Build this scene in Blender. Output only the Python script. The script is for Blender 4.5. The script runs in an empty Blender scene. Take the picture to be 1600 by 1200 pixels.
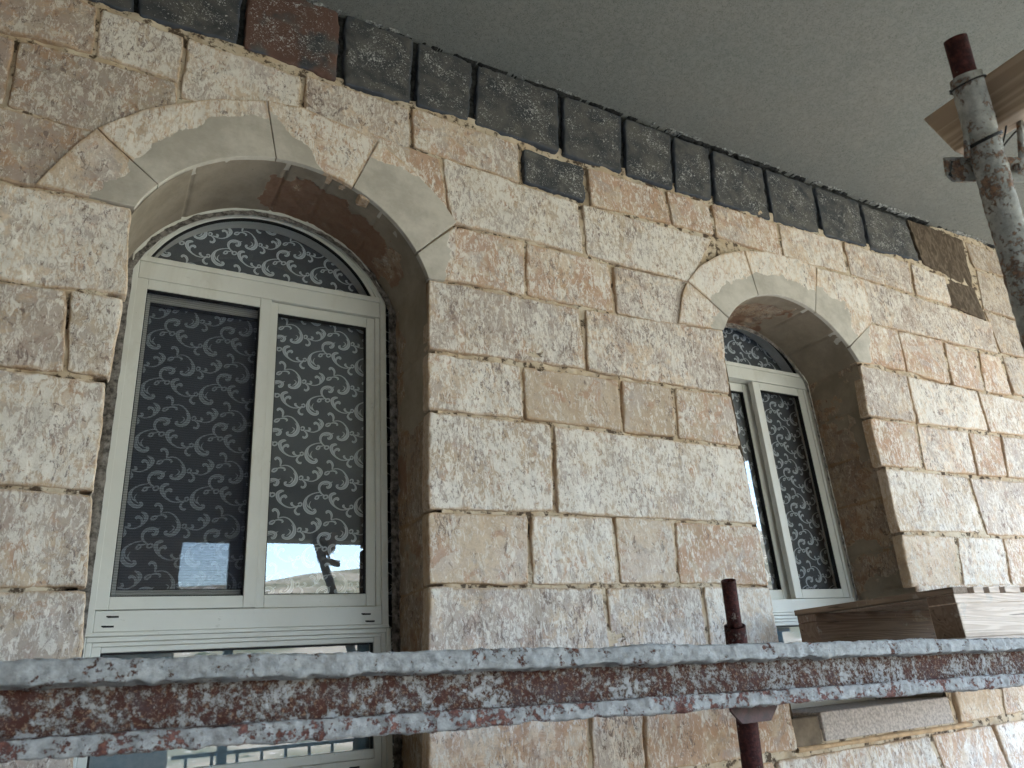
import bpy, bmesh, math, random
import numpy as np
from mathutils import Vector, Matrix
R_ = math.radians
SC = bpy.context.scene
C = SC.collection
random.seed(7)

# ------------------------------------------------------------------ camera, sky, sun, exposure
D = 2.3          # metres from the lens to the wall face
E = 1.5          # lens height above the terrace floor
F_PX = 1185.095
RX = np.array([0.87539501, 0.12048532, 0.46815261])
RY = np.array([-0.47828552, 0.35648701, 0.80259577])
RZ = np.array([-0.07018931, -0.92649895, 0.36969334])
cam_d = bpy.data.cameras.new("camera")
cam = bpy.data.objects.new("camera", cam_d)
C.objects.link(cam)
SC.camera = cam
M3 = Matrix(((RX[0], -RX[1], -RX[2]), (RY[0], -RY[1], -RY[2]), (RZ[0], -RZ[1], -RZ[2])))
cam.matrix_world = Matrix.Translation((0, -D, E)) @ M3.to_4x4()
cam_d.sensor_width = 36
cam_d.lens = F_PX / 1600 * 36
cam_d.clip_start = 0.05
cam_d.clip_end = 6000
cam_d.dof.use_dof = True
cam_d.dof.focus_distance = 3.0
cam_d.dof.aperture_fstop = 7.5

SUN_EL, SUN_AZ = 52, 118       # azimuth measured clockwise from +Y
w = bpy.data.worlds.new("World")
SC.world = w
w.use_nodes = True
nt = w.node_tree
sky = nt.nodes.new("ShaderNodeTexSky")
sky.sky_type = 'NISHITA'
sky.sun_disc = False
sky.sun_elevation = R_(SUN_EL)
sky.sun_rotation = R_(SUN_AZ)
sky.dust_density = 0.25
sky.ozone_density = 2.2
sky.air_density = 1.15
bg = nt.nodes["Background"]
bg.inputs[1].default_value = 0.15
nt.links.new(sky.outputs[0], bg.inputs[0])
sun_d = bpy.data.lights.new("sun", 'SUN')
sun = bpy.data.objects.new("sun", sun_d)
C.objects.link(sun)
sun_d.energy = 2.8
sun_d.angle = R_(0.5)
sun_d.color = (1.0, 0.97, 0.92)
sdir = Vector((math.sin(R_(SUN_AZ)) * math.cos(R_(SUN_EL)), math.cos(R_(SUN_AZ)) * math.cos(R_(SUN_EL)), math.sin(R_(SUN_EL))))
sun.rotation_euler = sdir.to_track_quat('Z', 'Y').to_euler()
sun.location = (3, -8, 8)
SC.view_settings.view_transform = 'Standard'
SC.view_settings.look = 'None'
SC.view_settings.gamma = 1
SC.view_settings.exposure = 3.50
SC.cycles.max_bounces = 8
SC.cycles.diffuse_bounces = 5
SC.cycles.transparent_max_bounces = 16
SC.cycles.caustics_reflective = False
SC.cycles.caustics_refractive = False

# ------------------------------------------------------------------ measuring helpers
def ray(px, py):
    a = np.array([px - 800.0, py - 600.0, F_PX])
    return np.array([RX @ a, RY @ a, RZ @ a])

def wp(px, py, y=0.0):
    """point of the plane y (metres behind the wall face) seen at this photo pixel"""
    v = ray(px, py)
    t = (D + y) / v[1]
    return np.array([v[0] * t, y, v[2] * t + E])

def w2(px, py):
    p = wp(px, py)
    return np.array([p[0], p[2]])

def U(x, z):     # wall units (fractions of D from the lens) to metres
    return np.array([x * D, z * D + E])

# ------------------------------------------------------------------ vectorised noise
def _hash(i, j, k, seed):
    n = (i * 374761393 + j * 668265263 + k * 2147483647 + seed * 974634777) & 0xFFFFFFFF
    n = ((n ^ (n >> 13)) * 1274126177) & 0xFFFFFFFF
    n = ((n ^ (n >> 15)) * 2246822519) & 0xFFFFFFFF
    return ((n ^ (n >> 16)) & 0xFFFFFF) / float(0xFFFFFF) * 2 - 1

def vn(P, scale, seed=0):
    Q = P * scale + 1000.5
    I = np.floor(Q).astype(np.int64)
    f = Q - I
    f = f * f * (3 - 2 * f)
    out = 0
    for a in (0, 1):
        for b in (0, 1):
            for c in (0, 1):
                wgt = (f[:, 0] if a else 1 - f[:, 0]) * (f[:, 1] if b else 1 - f[:, 1]) * (f[:, 2] if c else 1 - f[:, 2])
                out = out + wgt * _hash(I[:, 0] + a, I[:, 1] + b, I[:, 2] + c, seed)
    return out

def fbm(P, scale, seed=0, octs=3):
    s, a, t = 0, 1.0, 0
    for o in range(octs):
        s = s + a * vn(P, scale * 2.1 ** o, seed + o * 17)
        t += a
        a *= 0.5
    return s / t

def sstep(x, a, b):
    t = np.clip((x - a) / (b - a), 0, 1)
    return t * t * (3 - 2 * t)

# ------------------------------------------------------------------ mesh buffers and tagging
class Buf:
    def __init__(s):
        s.v, s.f, s.a, s.b, s.m, s.n = [], [], [], [], [], 0
    def add(s, V, Fc, A=None, B=None, mat=0):
        V = np.asarray(V, float)
        Fc = np.asarray(Fc, int)
        s.v.append(V)
        s.f.append(Fc + s.n)
        s.a.append(np.zeros((len(V), 4)) if A is None else A)
        s.b.append(np.zeros((len(V), 4)) if B is None else B)
        s.m.append(np.full(len(Fc), mat))
        s.n += len(V)
    def build(s, name, mats, parent=None, smooth=True):
        V, Q = np.concatenate(s.v), np.concatenate(s.f)
        me = bpy.data.meshes.new(name)
        me.vertices.add(len(V))
        me.vertices.foreach_set('co', V.astype(np.float32).ravel())
        me.loops.add(Q.size)
        me.loops.foreach_set('vertex_index', Q.astype(np.int32).ravel())
        me.polygons.add(len(Q))
        me.polygons.foreach_set('loop_start', np.arange(0, Q.size, 4, dtype=np.int32))
        me.polygons.foreach_set('loop_total', np.full(len(Q), 4, dtype=np.int32))
        me.polygons.foreach_set('material_index', np.concatenate(s.m).astype(np.int32))
        me.polygons.foreach_set('use_smooth', np.full(len(Q), smooth))
        for nm, arr in (('data', s.a), ('tint', s.b)):
            at = me.color_attributes.new(nm, 'FLOAT_COLOR', 'POINT')
            at.data.foreach_set('color', np.concatenate(arr).astype(np.float32).ravel())
        me.update(calc_edges=True)
        me.validate()
        for m in (mats if isinstance(mats, (list, tuple)) else [mats]):
            me.materials.append(m)
        o = bpy.data.objects.new(name, me)
        C.objects.link(o)
        o.parent = parent
        return o

def gridq(nu, nv):
    """quads of a vertex grid of nu x nv, index = v*nu+u"""
    u, v = np.meshgrid(np.arange(nu - 1), np.arange(nv - 1))
    i = (v * nu + u).ravel()
    return np.stack([i, i + 1, i + nu + 1, i + nu], 1)

def tag(o, label=None, cat=None, group=None, kind=None):
    for k, x in (('label', label), ('category', cat), ('group', group), ('kind', kind)):
        if x: o[k] = x
    return o

def empty(name, loc=(0, 0, 0)):
    o = bpy.data.objects.new(name, None)
    C.objects.link(o)
    o.location = loc
    o.empty_display_size = 0.1
    return o

def bm_obj(name, bm, mats, parent=None, smooth=False):
    me = bpy.data.meshes.new(name)
    bm.to_mesh(me)
    bm.free()
    if smooth:
        me.polygons.foreach_set('use_smooth', [True] * len(me.polygons))
    for m in (mats if isinstance(mats, (list, tuple)) else [mats]):
        me.materials.append(m)
    o = bpy.data.objects.new(name, me)
    C.objects.link(o)
    o.parent = parent
    if parent is not None:
        p, off = parent, Vector((0, 0, 0))
        while p is not None:
            off += p.location
            p = p.parent
        o.location = -off if off.length else (0, 0, 0)
    return o

def box(bm, lo, hi, bevel=0.0, mat=0, seg=1):
    lo, hi = Vector(lo), Vector(hi)
    r = bmesh.ops.create_cube(bm, size=1)
    for v in r['verts']:
        v.co = Vector((lo[i] + (v.co[i] + 0.5) * (hi[i] - lo[i]) for i in range(3)))
    fs = list({f for v in r['verts'] for f in v.link_faces})
    for f in fs: f.material_index = mat
    if bevel:
        es = list({e for v in r['verts'] for e in v.link_edges})
        bmesh.ops.bevel(bm, geom=es, offset=bevel, segments=seg, affect='EDGES', profile=0.5)

def tube(bm, p0, p1, r0, r1=None, seg=20, hollow=0.0, mat=0, cap=True):
    """a tube; with hollow > 0 its ends are open and it has an inner wall"""
    p0, p1 = Vector(p0), Vector(p1)
    r1 = r0 if r1 is None else r1
    q = (p1 - p0).to_track_quat('Z', 'Y')
    rings = []
    prof = [(p0, r0), (p1, r1)]
    if hollow:
        prof = [(p0, r0 - hollow), (p0, r0), (p1, r1), (p1, r1 - hollow), (p0.lerp(p1, .5), r1 - hollow)]
    for p, r in prof:
        rings.append([bm.verts.new(p + q @ Vector((r * math.cos(2 * math.pi * k / seg), r * math.sin(2 * math.pi * k / seg), 0))) for k in range(seg)])
    for a, b in zip(rings, rings[1:]):
        for k in range(seg):
            f = bm.faces.new((a[k], a[(k + 1) % seg], b[(k + 1) % seg], b[k]))
            f.material_index = mat
            f.smooth = True
    if cap:
        if not hollow:
            bm.faces.new(rings[-1]).material_index = mat
        bm.faces.new(list(reversed(rings[0]))).material_index = mat

def wire(bm, pts, r, seg=8, mat=0):
    pts = [Vector(p) for p in pts]
    # smooth the path
    P = []
    n = len(pts)
    for i in range(n - 1):
        p0, p1, p2, p3 = pts[max(i - 1, 0)], pts[i], pts[i + 1], pts[min(i + 2, n - 1)]
        for k in range(6):
            t = k / 6
            P.append(0.5 * ((2 * p1) + (p2 - p0) * t + (2 * p0 - 5 * p1 + 4 * p2 - p3) * t * t + (3 * p1 - p0 - 3 * p2 + p3) * t ** 3))
    P.append(pts[-1])
    rings = []
    for i, p in enumerate(P):
        d = (P[min(i + 1, len(P) - 1)] - P[max(i - 1, 0)])
        q = d.to_track_quat('Z', 'Y')
        rings.append([bm.verts.new(p + q @ Vector((r * math.cos(2 * math.pi * k / seg), r * math.sin(2 * math.pi * k / seg), 0))) for k in range(seg)])
    for a, b in zip(rings, rings[1:]):
        for k in range(seg):
            f = bm.faces.new((a[k], a[(k + 1) % seg], b[(k + 1) % seg], b[k]))
            f.smooth = True
            f.material_index = mat
    bm.faces.new(rings[-1])
    bm.faces.new(list(reversed(rings[0])))

# ------------------------------------------------------------------ node helpers
class NM:
    def __init__(s, name, rough=0.85, spec=0.3):
        s.m = bpy.data.materials.new(name)
        s.m.use_nodes = True
        s.t = s.m.node_tree
        s.p = s.t.nodes['Principled BSDF']
        s.p.inputs['Roughness'].default_value = rough
        s.p.inputs['Specular IOR Level'].default_value = spec
        s.tc = s.t.nodes.new('ShaderNodeTexCoord').outputs['Object']
    def n(s, typ, **kw):
        x = s.t.nodes.new(typ)
        for k, v in kw.items(): setattr(x, k, v)
        return x
    def l(s, a, b): s.t.links.new(a, b)
    def put(s, inp, v):
        if hasattr(v, 'links') or isinstance(v, bpy.types.NodeSocket): s.l(v, inp)
        else: inp.default_value = v
    def vec(s, scale=(1, 1, 1), rot=(0, 0, 0), loc=(0, 0, 0), src=None):
        x = s.n('ShaderNodeMapping')
        s.l(src or s.tc, x.inputs[0])
        x.inputs['Scale'].default_value = scale
        x.inputs['Rotation'].default_value = rot
        x.inputs['Location'].default_value = loc
        return x.outputs[0]
    def noise(s, scale, detail=4, rough=0.55, dist=0.0, vec=None, w=None):
        x = s.n('ShaderNodeTexNoise')
        if w is not None:
            x.noise_dimensions = '4D'
            s.put(x.inputs['W'], w)
        s.l(vec or s.tc, x.inputs['Vector'])
        x.inputs['Scale'].default_value = scale
        x.inputs['Detail'].default_value = detail
        x.inputs['Roughness'].default_value = rough
        x.inputs['Distortion'].default_value = dist
        return x.outputs['Fac']
    def rng(s, v, a, b, c=0.0, d=1.0, smooth=True):
        x = s.n('ShaderNodeMapRange')
        if smooth: x.interpolation_type = 'SMOOTHSTEP'
        s.put(x.inputs[0], v)
        s.put(x.inputs[1], a); s.put(x.inputs[2], b)
        x.inputs[3].default_value = c; x.inputs[4].default_value = d
        return x.outputs[0]
    def math(s, op, a, b=0.0):
        x = s.n('ShaderNodeMath', operation=op)
        s.put(x.inputs[0], a); s.put(x.inputs[1], b)
        return x.outputs[0]
    def mix(s, f, a, b, mode='MIX'):
        x = s.n('ShaderNodeMix', data_type='RGBA', blend_type=mode)
        s.put(x.inputs[0], f)
        s.put(x.inputs[6], a if not isinstance(a, tuple) else (*a, 1)[:4])
        s.put(x.inputs[7], b if not isinstance(b, tuple) else (*b, 1)[:4])
        return x.outputs[2]
    def attr(s, name):
        x = s.n('ShaderNodeAttribute', attribute_name=name)
        sp = s.n('ShaderNodeSeparateColor')
        s.l(x.outputs['Color'], sp.inputs[0])
        return sp.outputs[0], sp.outputs[1], sp.outputs[2], x.outputs['Alpha']
    def bump(s, h, strength=0.5, dist=0.002, prev=None):
        x = s.n('ShaderNodeBump')
        x.inputs['Strength'].default_value = strength
        x.inputs['Distance'].default_value = dist
        s.put(x.inputs['Height'], h)
        if prev is not None: s.l(prev, x.inputs['Normal'])
        s.l(x.outputs[0], s.p.inputs['Normal'])
        return x.outputs[0]
    def col(s, c): s.put(s.p.inputs['Base Color'], c if not isinstance(c, tuple) else (*c, 1)[:4])

def mat_limestone():
    m = NM('limestone', 0.92, 0.2)
    seed, edge, plas, red = m.attr('data')      # red: reddish worn stone
    warm, white, grey, dull = m.attr('tint')
    W = m.math('MULTIPLY', seed, 37.0)
    big = m.noise(4.0, 6, 0.62, 0.7, w=W)
    c = m.mix(m.rng(big, 0.36, 0.48), (0.70, 0.60, 0.54), (0.715, 0.58, 0.455))
    c = m.mix(m.math('MULTIPLY', m.rng(big, 0.50, 0.60), m.math('ADD', 0.25, m.math('MULTIPLY', warm, 0.75))), c, (0.56, 0.385, 0.26))
    bl = m.math('ADD', 0.74, m.math('MULTIPLY', seed, 0.32))
    cc = m.n('ShaderNodeCombineColor')
    m.l(bl, cc.inputs[0]); m.l(m.math('MULTIPLY', bl, 0.985), cc.inputs[1]); m.l(m.math('MULTIPLY', bl, 0.965), cc.inputs[2])
    c = m.mix(1.0, c, cc.outputs[0], 'MULTIPLY')
    c = m.mix(m.rng(m.noise(70, 6, 0.78, 0.5, w=W), 0.44, 0.66, 0, 0.50), c, (0.46, 0.37, 0.31))
    # rose and ochre blotches a few centimetres wide
    mid = m.noise(10, 8, 0.70, 0.9, w=W)
    f = m.rng(m.math('ADD', mid, m.math('MULTIPLY', warm, 0.11)), 0.55, 0.62, 0, 0.68)
    c = m.mix(f, c, m.mix(m.noise(9, 2, 0.5), (0.52, 0.305, 0.19), (0.44, 0.275, 0.21)))
    # lilac grey weathering
    g = m.noise(7, 8, 0.74, 0.9, w=m.math('ADD', W, 2.0))
    f = m.rng(m.math('ADD', g, m.math('MULTIPLY', grey, 0.13)), 0.54, 0.64, 0, 0.62)
    c = m.mix(f, c, (0.42, 0.365, 0.345))
    # lime smears
    v1 = m.vec((1, 1, 0.42), (0, R_(38), 0))
    s1 = m.noise(60, 7, 0.8, 1.1, vec=v1, w=W)
    cov = m.noise(4.5, 6, 0.68, 0.8, w=m.math('ADD', W, 9.0))
    th = m.math('SUBTRACT', 0.70, m.math('MULTIPLY', m.math('ADD', cov, m.math('MULTIPLY', white, 0.22)), 0.34))
    fw = m.rng(s1, th, m.math('ADD', th, 0.055), 0, 0.85)
    c = m.mix(fw, c, m.mix(m.noise(200, 2, 0.6), (0.72, 0.655, 0.59), (0.84, 0.79, 0.735)))
    # clustered dark dashes and pits
    cd = m.noise(5.5, 6, 0.70, 0.6, w=m.math('ADD', W, 15.0))
    cl = m.math('ADD', m.math('MULTIPLY', cd, 0.42), m.math('MULTIPLY', grey, 0.035))
    v2 = m.vec((1, 1, 0.5), (0, R_(-35), 0))
    s2 = m.noise(50, 6, 0.78, 1.2, vec=v2, w=m.math('ADD', W, 4.0))
    t2 = m.math('SUBTRACT', 0.800, cl)
    fd = m.rng(s2, t2, m.math('ADD', t2, 0.04), 0, 0.85)
    c = m.mix(fd, c, m.mix(m.noise(7, 2, 0.5), (0.25, 0.165, 0.125), (0.23, 0.19, 0.19)))
    v3 = m.vec((1, 1, 0.6), (0, R_(60), 0))
    s3 = m.noise(95, 4, 0.7, 1.5, vec=v3, w=m.math('ADD', W, 7.0))
    f3 = m.rng(s3, 0.65, 0.69, 0, 0.75)
    c = m.mix(f3, c, (0.17, 0.13, 0.11))
    er = m.rng(m.math('ADD', edge, m.math('MULTIPLY', m.noise(16, 5, 0.7), 1.6)), 1.25, 1.6, 0, 0.55)
    c = m.mix(er, c, (0.50, 0.33, 0.19))
    rd = m.mix(m.noise(26, 5, 0.7, 1.5), (0.34, 0.17, 0.125), (0.50, 0.38, 0.30))
    c = m.mix(red, c, rd)
    pc = m.mix(m.rng(m.noise(4, 6, 0.7), 0.35, 0.65), (0.40, 0.36, 0.31), (0.55, 0.50, 0.44))
    pc = m.mix(m.rng(m.noise(40, 5, 0.7, 2.0, vec=m.vec((1, 1, 3))), 0.62, 0.7, 0, 0.4), pc, (0.20, 0.17, 0.135))
    pj = m.rng(m.math('ADD', plas, m.math('MULTIPLY', m.math('SUBTRACT', m.noise(28, 6, 0.75), 0.5), 0.6)), 0.48, 0.52)
    c = m.mix(pj, c, pc)
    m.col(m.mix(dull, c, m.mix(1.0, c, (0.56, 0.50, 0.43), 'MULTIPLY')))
    ip = m.math('SUBTRACT', 1.0, pj)
    h = m.math('ADD', m.math('MULTIPLY', fw, 0.6), m.math('ADD', m.math('MULTIPLY', fd, -1.4), m.math('MULTIPLY', f3, -1.0)))
    h = m.math('ADD', h, m.math('MULTIPLY', m.noise(60, 7, 0.75, 0.8, w=W), 1.8))
    h = m.math('ADD', m.math('MULTIPLY', h, ip), m.math('MULTIPLY', pj, m.math('ADD', 1.2, m.math('MULTIPLY', m.noise(55, 4, 0.6, vec=m.vec((1, 1, 3))), 0.25))))
    m.bump(h, 0.5, 0.003)
    return m.m

def mat_basalt():
    m = NM('basalt', 0.8, 0.3)
    seed, edge, plas, red = m.attr('data')
    W = m.math('MULTIPLY', seed, 31.0)
    c = m.mix(m.rng(m.noise(9, 5, 0.6, 0.8, w=W), 0.3, 0.7), (0.040, 0.043, 0.050), (0.115, 0.108, 0.100))
    c = m.mix(m.math('MULTIPLY', m.rng(edge, 0.25, 0.85), 0.7), c, (0.050, 0.060, 0.082))
    c = m.mix(m.math('MULTIPLY', red, m.rng(m.noise(8, 3, 0.5, w=W), 0.36, 0.5)), c, (0.120, 0.066, 0.052))
    s = m.noise(75, 5, 0.72, 1.8, w=W)
    s2 = m.noise(9, 3, 0.6, 0.4, w=m.math('ADD', W, 5.0))
    th = m.math('ADD', m.math('SUBTRACT', 0.735, m.math('MULTIPLY', s2, 0.32)), m.math('MULTIPLY', edge, 0.12))
    f = m.rng(s, th, m.math('ADD', th, 0.03), 0, 0.9)
    c = m.mix(f, c, (0.50, 0.49, 0.48))
    m.col(c)
    m.bump(m.math('ADD', m.noise(60, 6, 0.7, 0.8, w=W), m.math('MULTIPLY', f, 0.4)), 0.7, 0.004)
    return m.m

def mat_mortar():
    m = NM('mortar', 0.95, 0.15)
    c = m.mix(m.rng(m.noise(9, 4, 0.6), 0.35, 0.65), (0.60, 0.51, 0.40), (0.50, 0.38, 0.26))
    c = m.mix(m.rng(m.noise(20, 5, 0.7), 0.50, 0.60), c, (0.10, 0.07, 0.05))
    m.col(c)
    m.bump(m.noise(120, 6, 0.7), 0.7, 0.003)
    return m.m

def mat_mud():
    m = NM('mud_render', 0.95, 0.15)
    s = m.noise(24, 4, 0.6, 1.8, vec=m.vec((1, 1, 0.45), (0, R_(20), 0)))
    m.col(m.mix(m.rng(s, 0.4, 0.65), (0.085, 0.062, 0.045), (0.165, 0.125, 0.092)))
    m.bump(s, 0.9, 0.015)
    return m.m

def mat_soffit():
    m = NM('soffit_plaster', 0.93, 0.15)
    v = m.noise(95, 3, 0.5, 2.2)
    line = m.math('ABSOLUTE', m.math('SUBTRACT', v, 0.5))
    ln = m.rng(line, 0.006, 0.034, 1, 0)
    sel = m.rng(m.noise(48, 4, 0.6), 0.38, 0.50)
    f = m.math('MULTIPLY', ln, sel)
    base = m.mix(m.rng(m.noise(1.6, 4, 0.6), 0.3, 0.7), (0.200, 0.198, 0.178), (0.180, 0.188, 0.172))
    base = m.mix(m.rng(m.noise(260, 2, 0.5), 0.35, 0.7, 0, 0.30), base, (0.29, 0.285, 0.255))
    base = m.mix(m.rng(m.noise(3.5, 6, 0.7), 0.52, 0.72, 0, 0.35), base, (0.16, 0.162, 0.15))
    m.col(m.mix(m.math('MULTIPLY', f, 0.92), base, (0.06, 0.06, 0.055)))
    m.bump(m.math('SUBTRACT', m.math('MULTIPLY', m.noise(160, 3, 0.6), 0.3), f), 0.3, 0.0012)
    return m.m

def mat_alu():
    m = NM('cream_aluminium', 0.38, 0.45)
    n = m.noise(3, 5, 0.6)
    c = m.mix(m.rng(n, 0.3, 0.7), (0.66, 0.65, 0.60), (0.72, 0.71, 0.66))
    c = m.mix(m.rng(m.noise(4, 7, 0.75, 0.5, vec=m.vec((1, 1, 0.4))), 0.52, 0.66, 0, 0.35), c, (0.50, 0.46, 0.38))
    d = m.rng(m.noise(38, 6, 0.78, 1.0), 0.62, 0.72, 0, 0.5)
    c = m.mix(d, c, (0.30, 0.28, 0.22))
    m.col(c)
    m.put(m.p.inputs['Roughness'], m.rng(m.noise(30, 4, 0.6), 0.3, 0.7, 0.33, 0.5))
    return m.m

def mat_plain(name, c, rough=0.7, spec=0.3, metal=0.0, nscale=30, var=0.25, bump=0.0):
    m = NM(name, rough, spec)
    n = m.noise(nscale, 5, 0.65)
    m.col(m.mix(m.rng(n, 0.3, 0.7), tuple(x * (1 - var) for x in c), tuple(min(1, x * (1 + var)) for x in c)))
    m.p.inputs['Metallic'].default_value = metal
    if bump: m.bump(m.noise(nscale * 3, 5, 0.7), 0.6, bump)
    return m.m

def mat_glass(name='window_glass', tint=(0.97, 0.975, 0.99)):
    m = NM(name)
    m.t.nodes.remove(m.p)
    fr = m.n('ShaderNodeFresnel'); fr.inputs[0].default_value = 2.2
    tr = m.n('ShaderNodeBsdfTransparent'); tr.inputs[0].default_value = (*tint, 1)
    gl = m.n('ShaderNodeBsdfGlossy'); gl.inputs['Roughness'].default_value = 0.0
    bp = m.n('ShaderNodeBump'); bp.inputs['Strength'].default_value = 0.06; bp.inputs['Distance'].default_value = 0.002
    m.l(m.noise(2.2, 1, 0.4), bp.inputs['Height']); m.l(bp.outputs[0], gl.inputs['Normal'])
    mx = m.n('ShaderNodeMixShader')
    ge = m.n('ShaderNodeNewGeometry')
    m.l(m.math('MULTIPLY', fr.outputs[0], m.math('SUBTRACT', 1.0, ge.outputs['Backfacing'])), mx.inputs[0]); m.l(tr.outputs[0], mx.inputs[1]); m.l(gl.outputs[0], mx.inputs[2])
    m.l(mx.outputs[0], m.t.nodes['Material Output'].inputs[0])
    return m.m

def mat_screen():
    m = NM('insect_mesh', 0.8, 0.2)
    wv = m.n('ShaderNodeTexWave', wave_type='BANDS', bands_direction='Z')
    m.l(m.tc, wv.inputs[0]); wv.inputs['Scale'].default_value = 38; wv.inputs['Distortion'].default_value = 2.5
    wv.inputs['Detail'].default_value = 2; wv.inputs['Detail Scale'].default_value = 0.6
    tr = m.n('ShaderNodeBsdfTransparent')
    mx = m.n('ShaderNodeMixShader')
    m.col((0.035, 0.04, 0.06))
    m.l(m.rng(wv.outputs['Fac'], 0, 1, 0.20, 0.30), mx.inputs[0])
    m.l(tr.outputs[0], mx.inputs[1]); m.l(m.p.outputs[0], mx.inputs[2])
    m.l(mx.outputs[0], m.t.nodes['Material Output'].inputs[0])
    return m.m

def mat_rust(name, base, crust, amount, scale=60):
    """rusty painted steel carrying dried cement; amount = share covered by cement"""
    m = NM(name, 0.85, 0.25)
    n1 = m.noise(scale, 7, 0.78, 0.15)
    n2 = m.noise(scale * 0.22, 4, 0.6, 0.5)
    a = m.math('ADD', m.math('MULTIPLY', n1, 0.55), m.math('MULTIPLY', n2, 0.45))
    th = 0.5 + (0.5 - amount) * 0.24
    f = m.rng(a, th, th + 0.035)
    r = m.mix(m.rng(m.noise(scale * 1.7, 5, 0.7), 0.4, 0.65), base, tuple(min(1, x * k) for x, k in zip(base, (2.2, 2.0, 1.6))))
    cr = m.mix(m.rng(m.noise(scale * 0.6, 5, 0.7), 0.3, 0.72), tuple(x * 0.72 for x in crust), tuple(min(1, x * 1.18) for x in crust))
    m.col(m.mix(f, r, cr))
    m.bump(m.math('ADD', f, m.math('MULTIPLY', m.noise(scale * 2.2, 6, 0.8), 1.6)), 0.9, 0.003)
    return m.m

def mat_wood(name, a, b, axis='X', scale=1.0):
    m = NM(name, 0.75, 0.25)
    sc = {'X': (0.06, 1, 1), 'Y': (1, 0.06, 1), 'Z': (1, 1, 0.06)}[axis]
    v = m.vec(sc)
    n = m.noise(6, 3, 0.5, 0.3, vec=v)
    ring = m.math('SINE', m.math('MULTIPLY', n, 250.0 * scale))
    c = m.mix(m.rng(ring, -0.6, 1.0, 0.35, 1.0), a, b)
    c = m.mix(m.rng(m.noise(60, 5, 0.7, vec=v), 0.52, 0.7, 0, 0.5), c, tuple(x * 0.6 for x in a))
    c = m.mix(m.rng(m.noise(34, 4, 0.6, 0.4, vec=v), 0.63, 0.655, 0, 0.75), c, tuple(x * 0.28 for x in a))
    c = m.mix(m.rng(m.noise(11, 4, 0.7), 0.60, 0.66, 0, 0.4), c, (0.42, 0.40, 0.37))
    c = m.mix(m.rng(m.noise(3, 3, 0.5), 0.45, 0.75, 0, 0.35), c, tuple(x * 0.7 for x in b))
    m.col(c)
    m.bump(m.math('ADD', ring, m.noise(90, 4, 0.7, vec=v)), 0.35, 0.0012)
    return m.m

LIME, BASALT, MORTAR, MUD = mat_limestone(), mat_basalt(), mat_mortar(), mat_mud()
SOFFIT, ALU, GLASS, SCREEN = mat_soffit(), mat_alu(), mat_glass(), mat_screen()
BLACKF = mat_plain('black_filler', (0.03, 0.03, 0.03), 0.9, 0.2, nscale=40, var=.7, bump=.004)
DARK = mat_plain('dark_gasket', (0.012, 0.012, 0.013), 0.6, 0.3)
GREYM = mat_plain('rough_grey_mortar', (0.22, 0.20, 0.185), 0.95, 0.1, nscale=45, var=0.7, bump=0.004)

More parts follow.
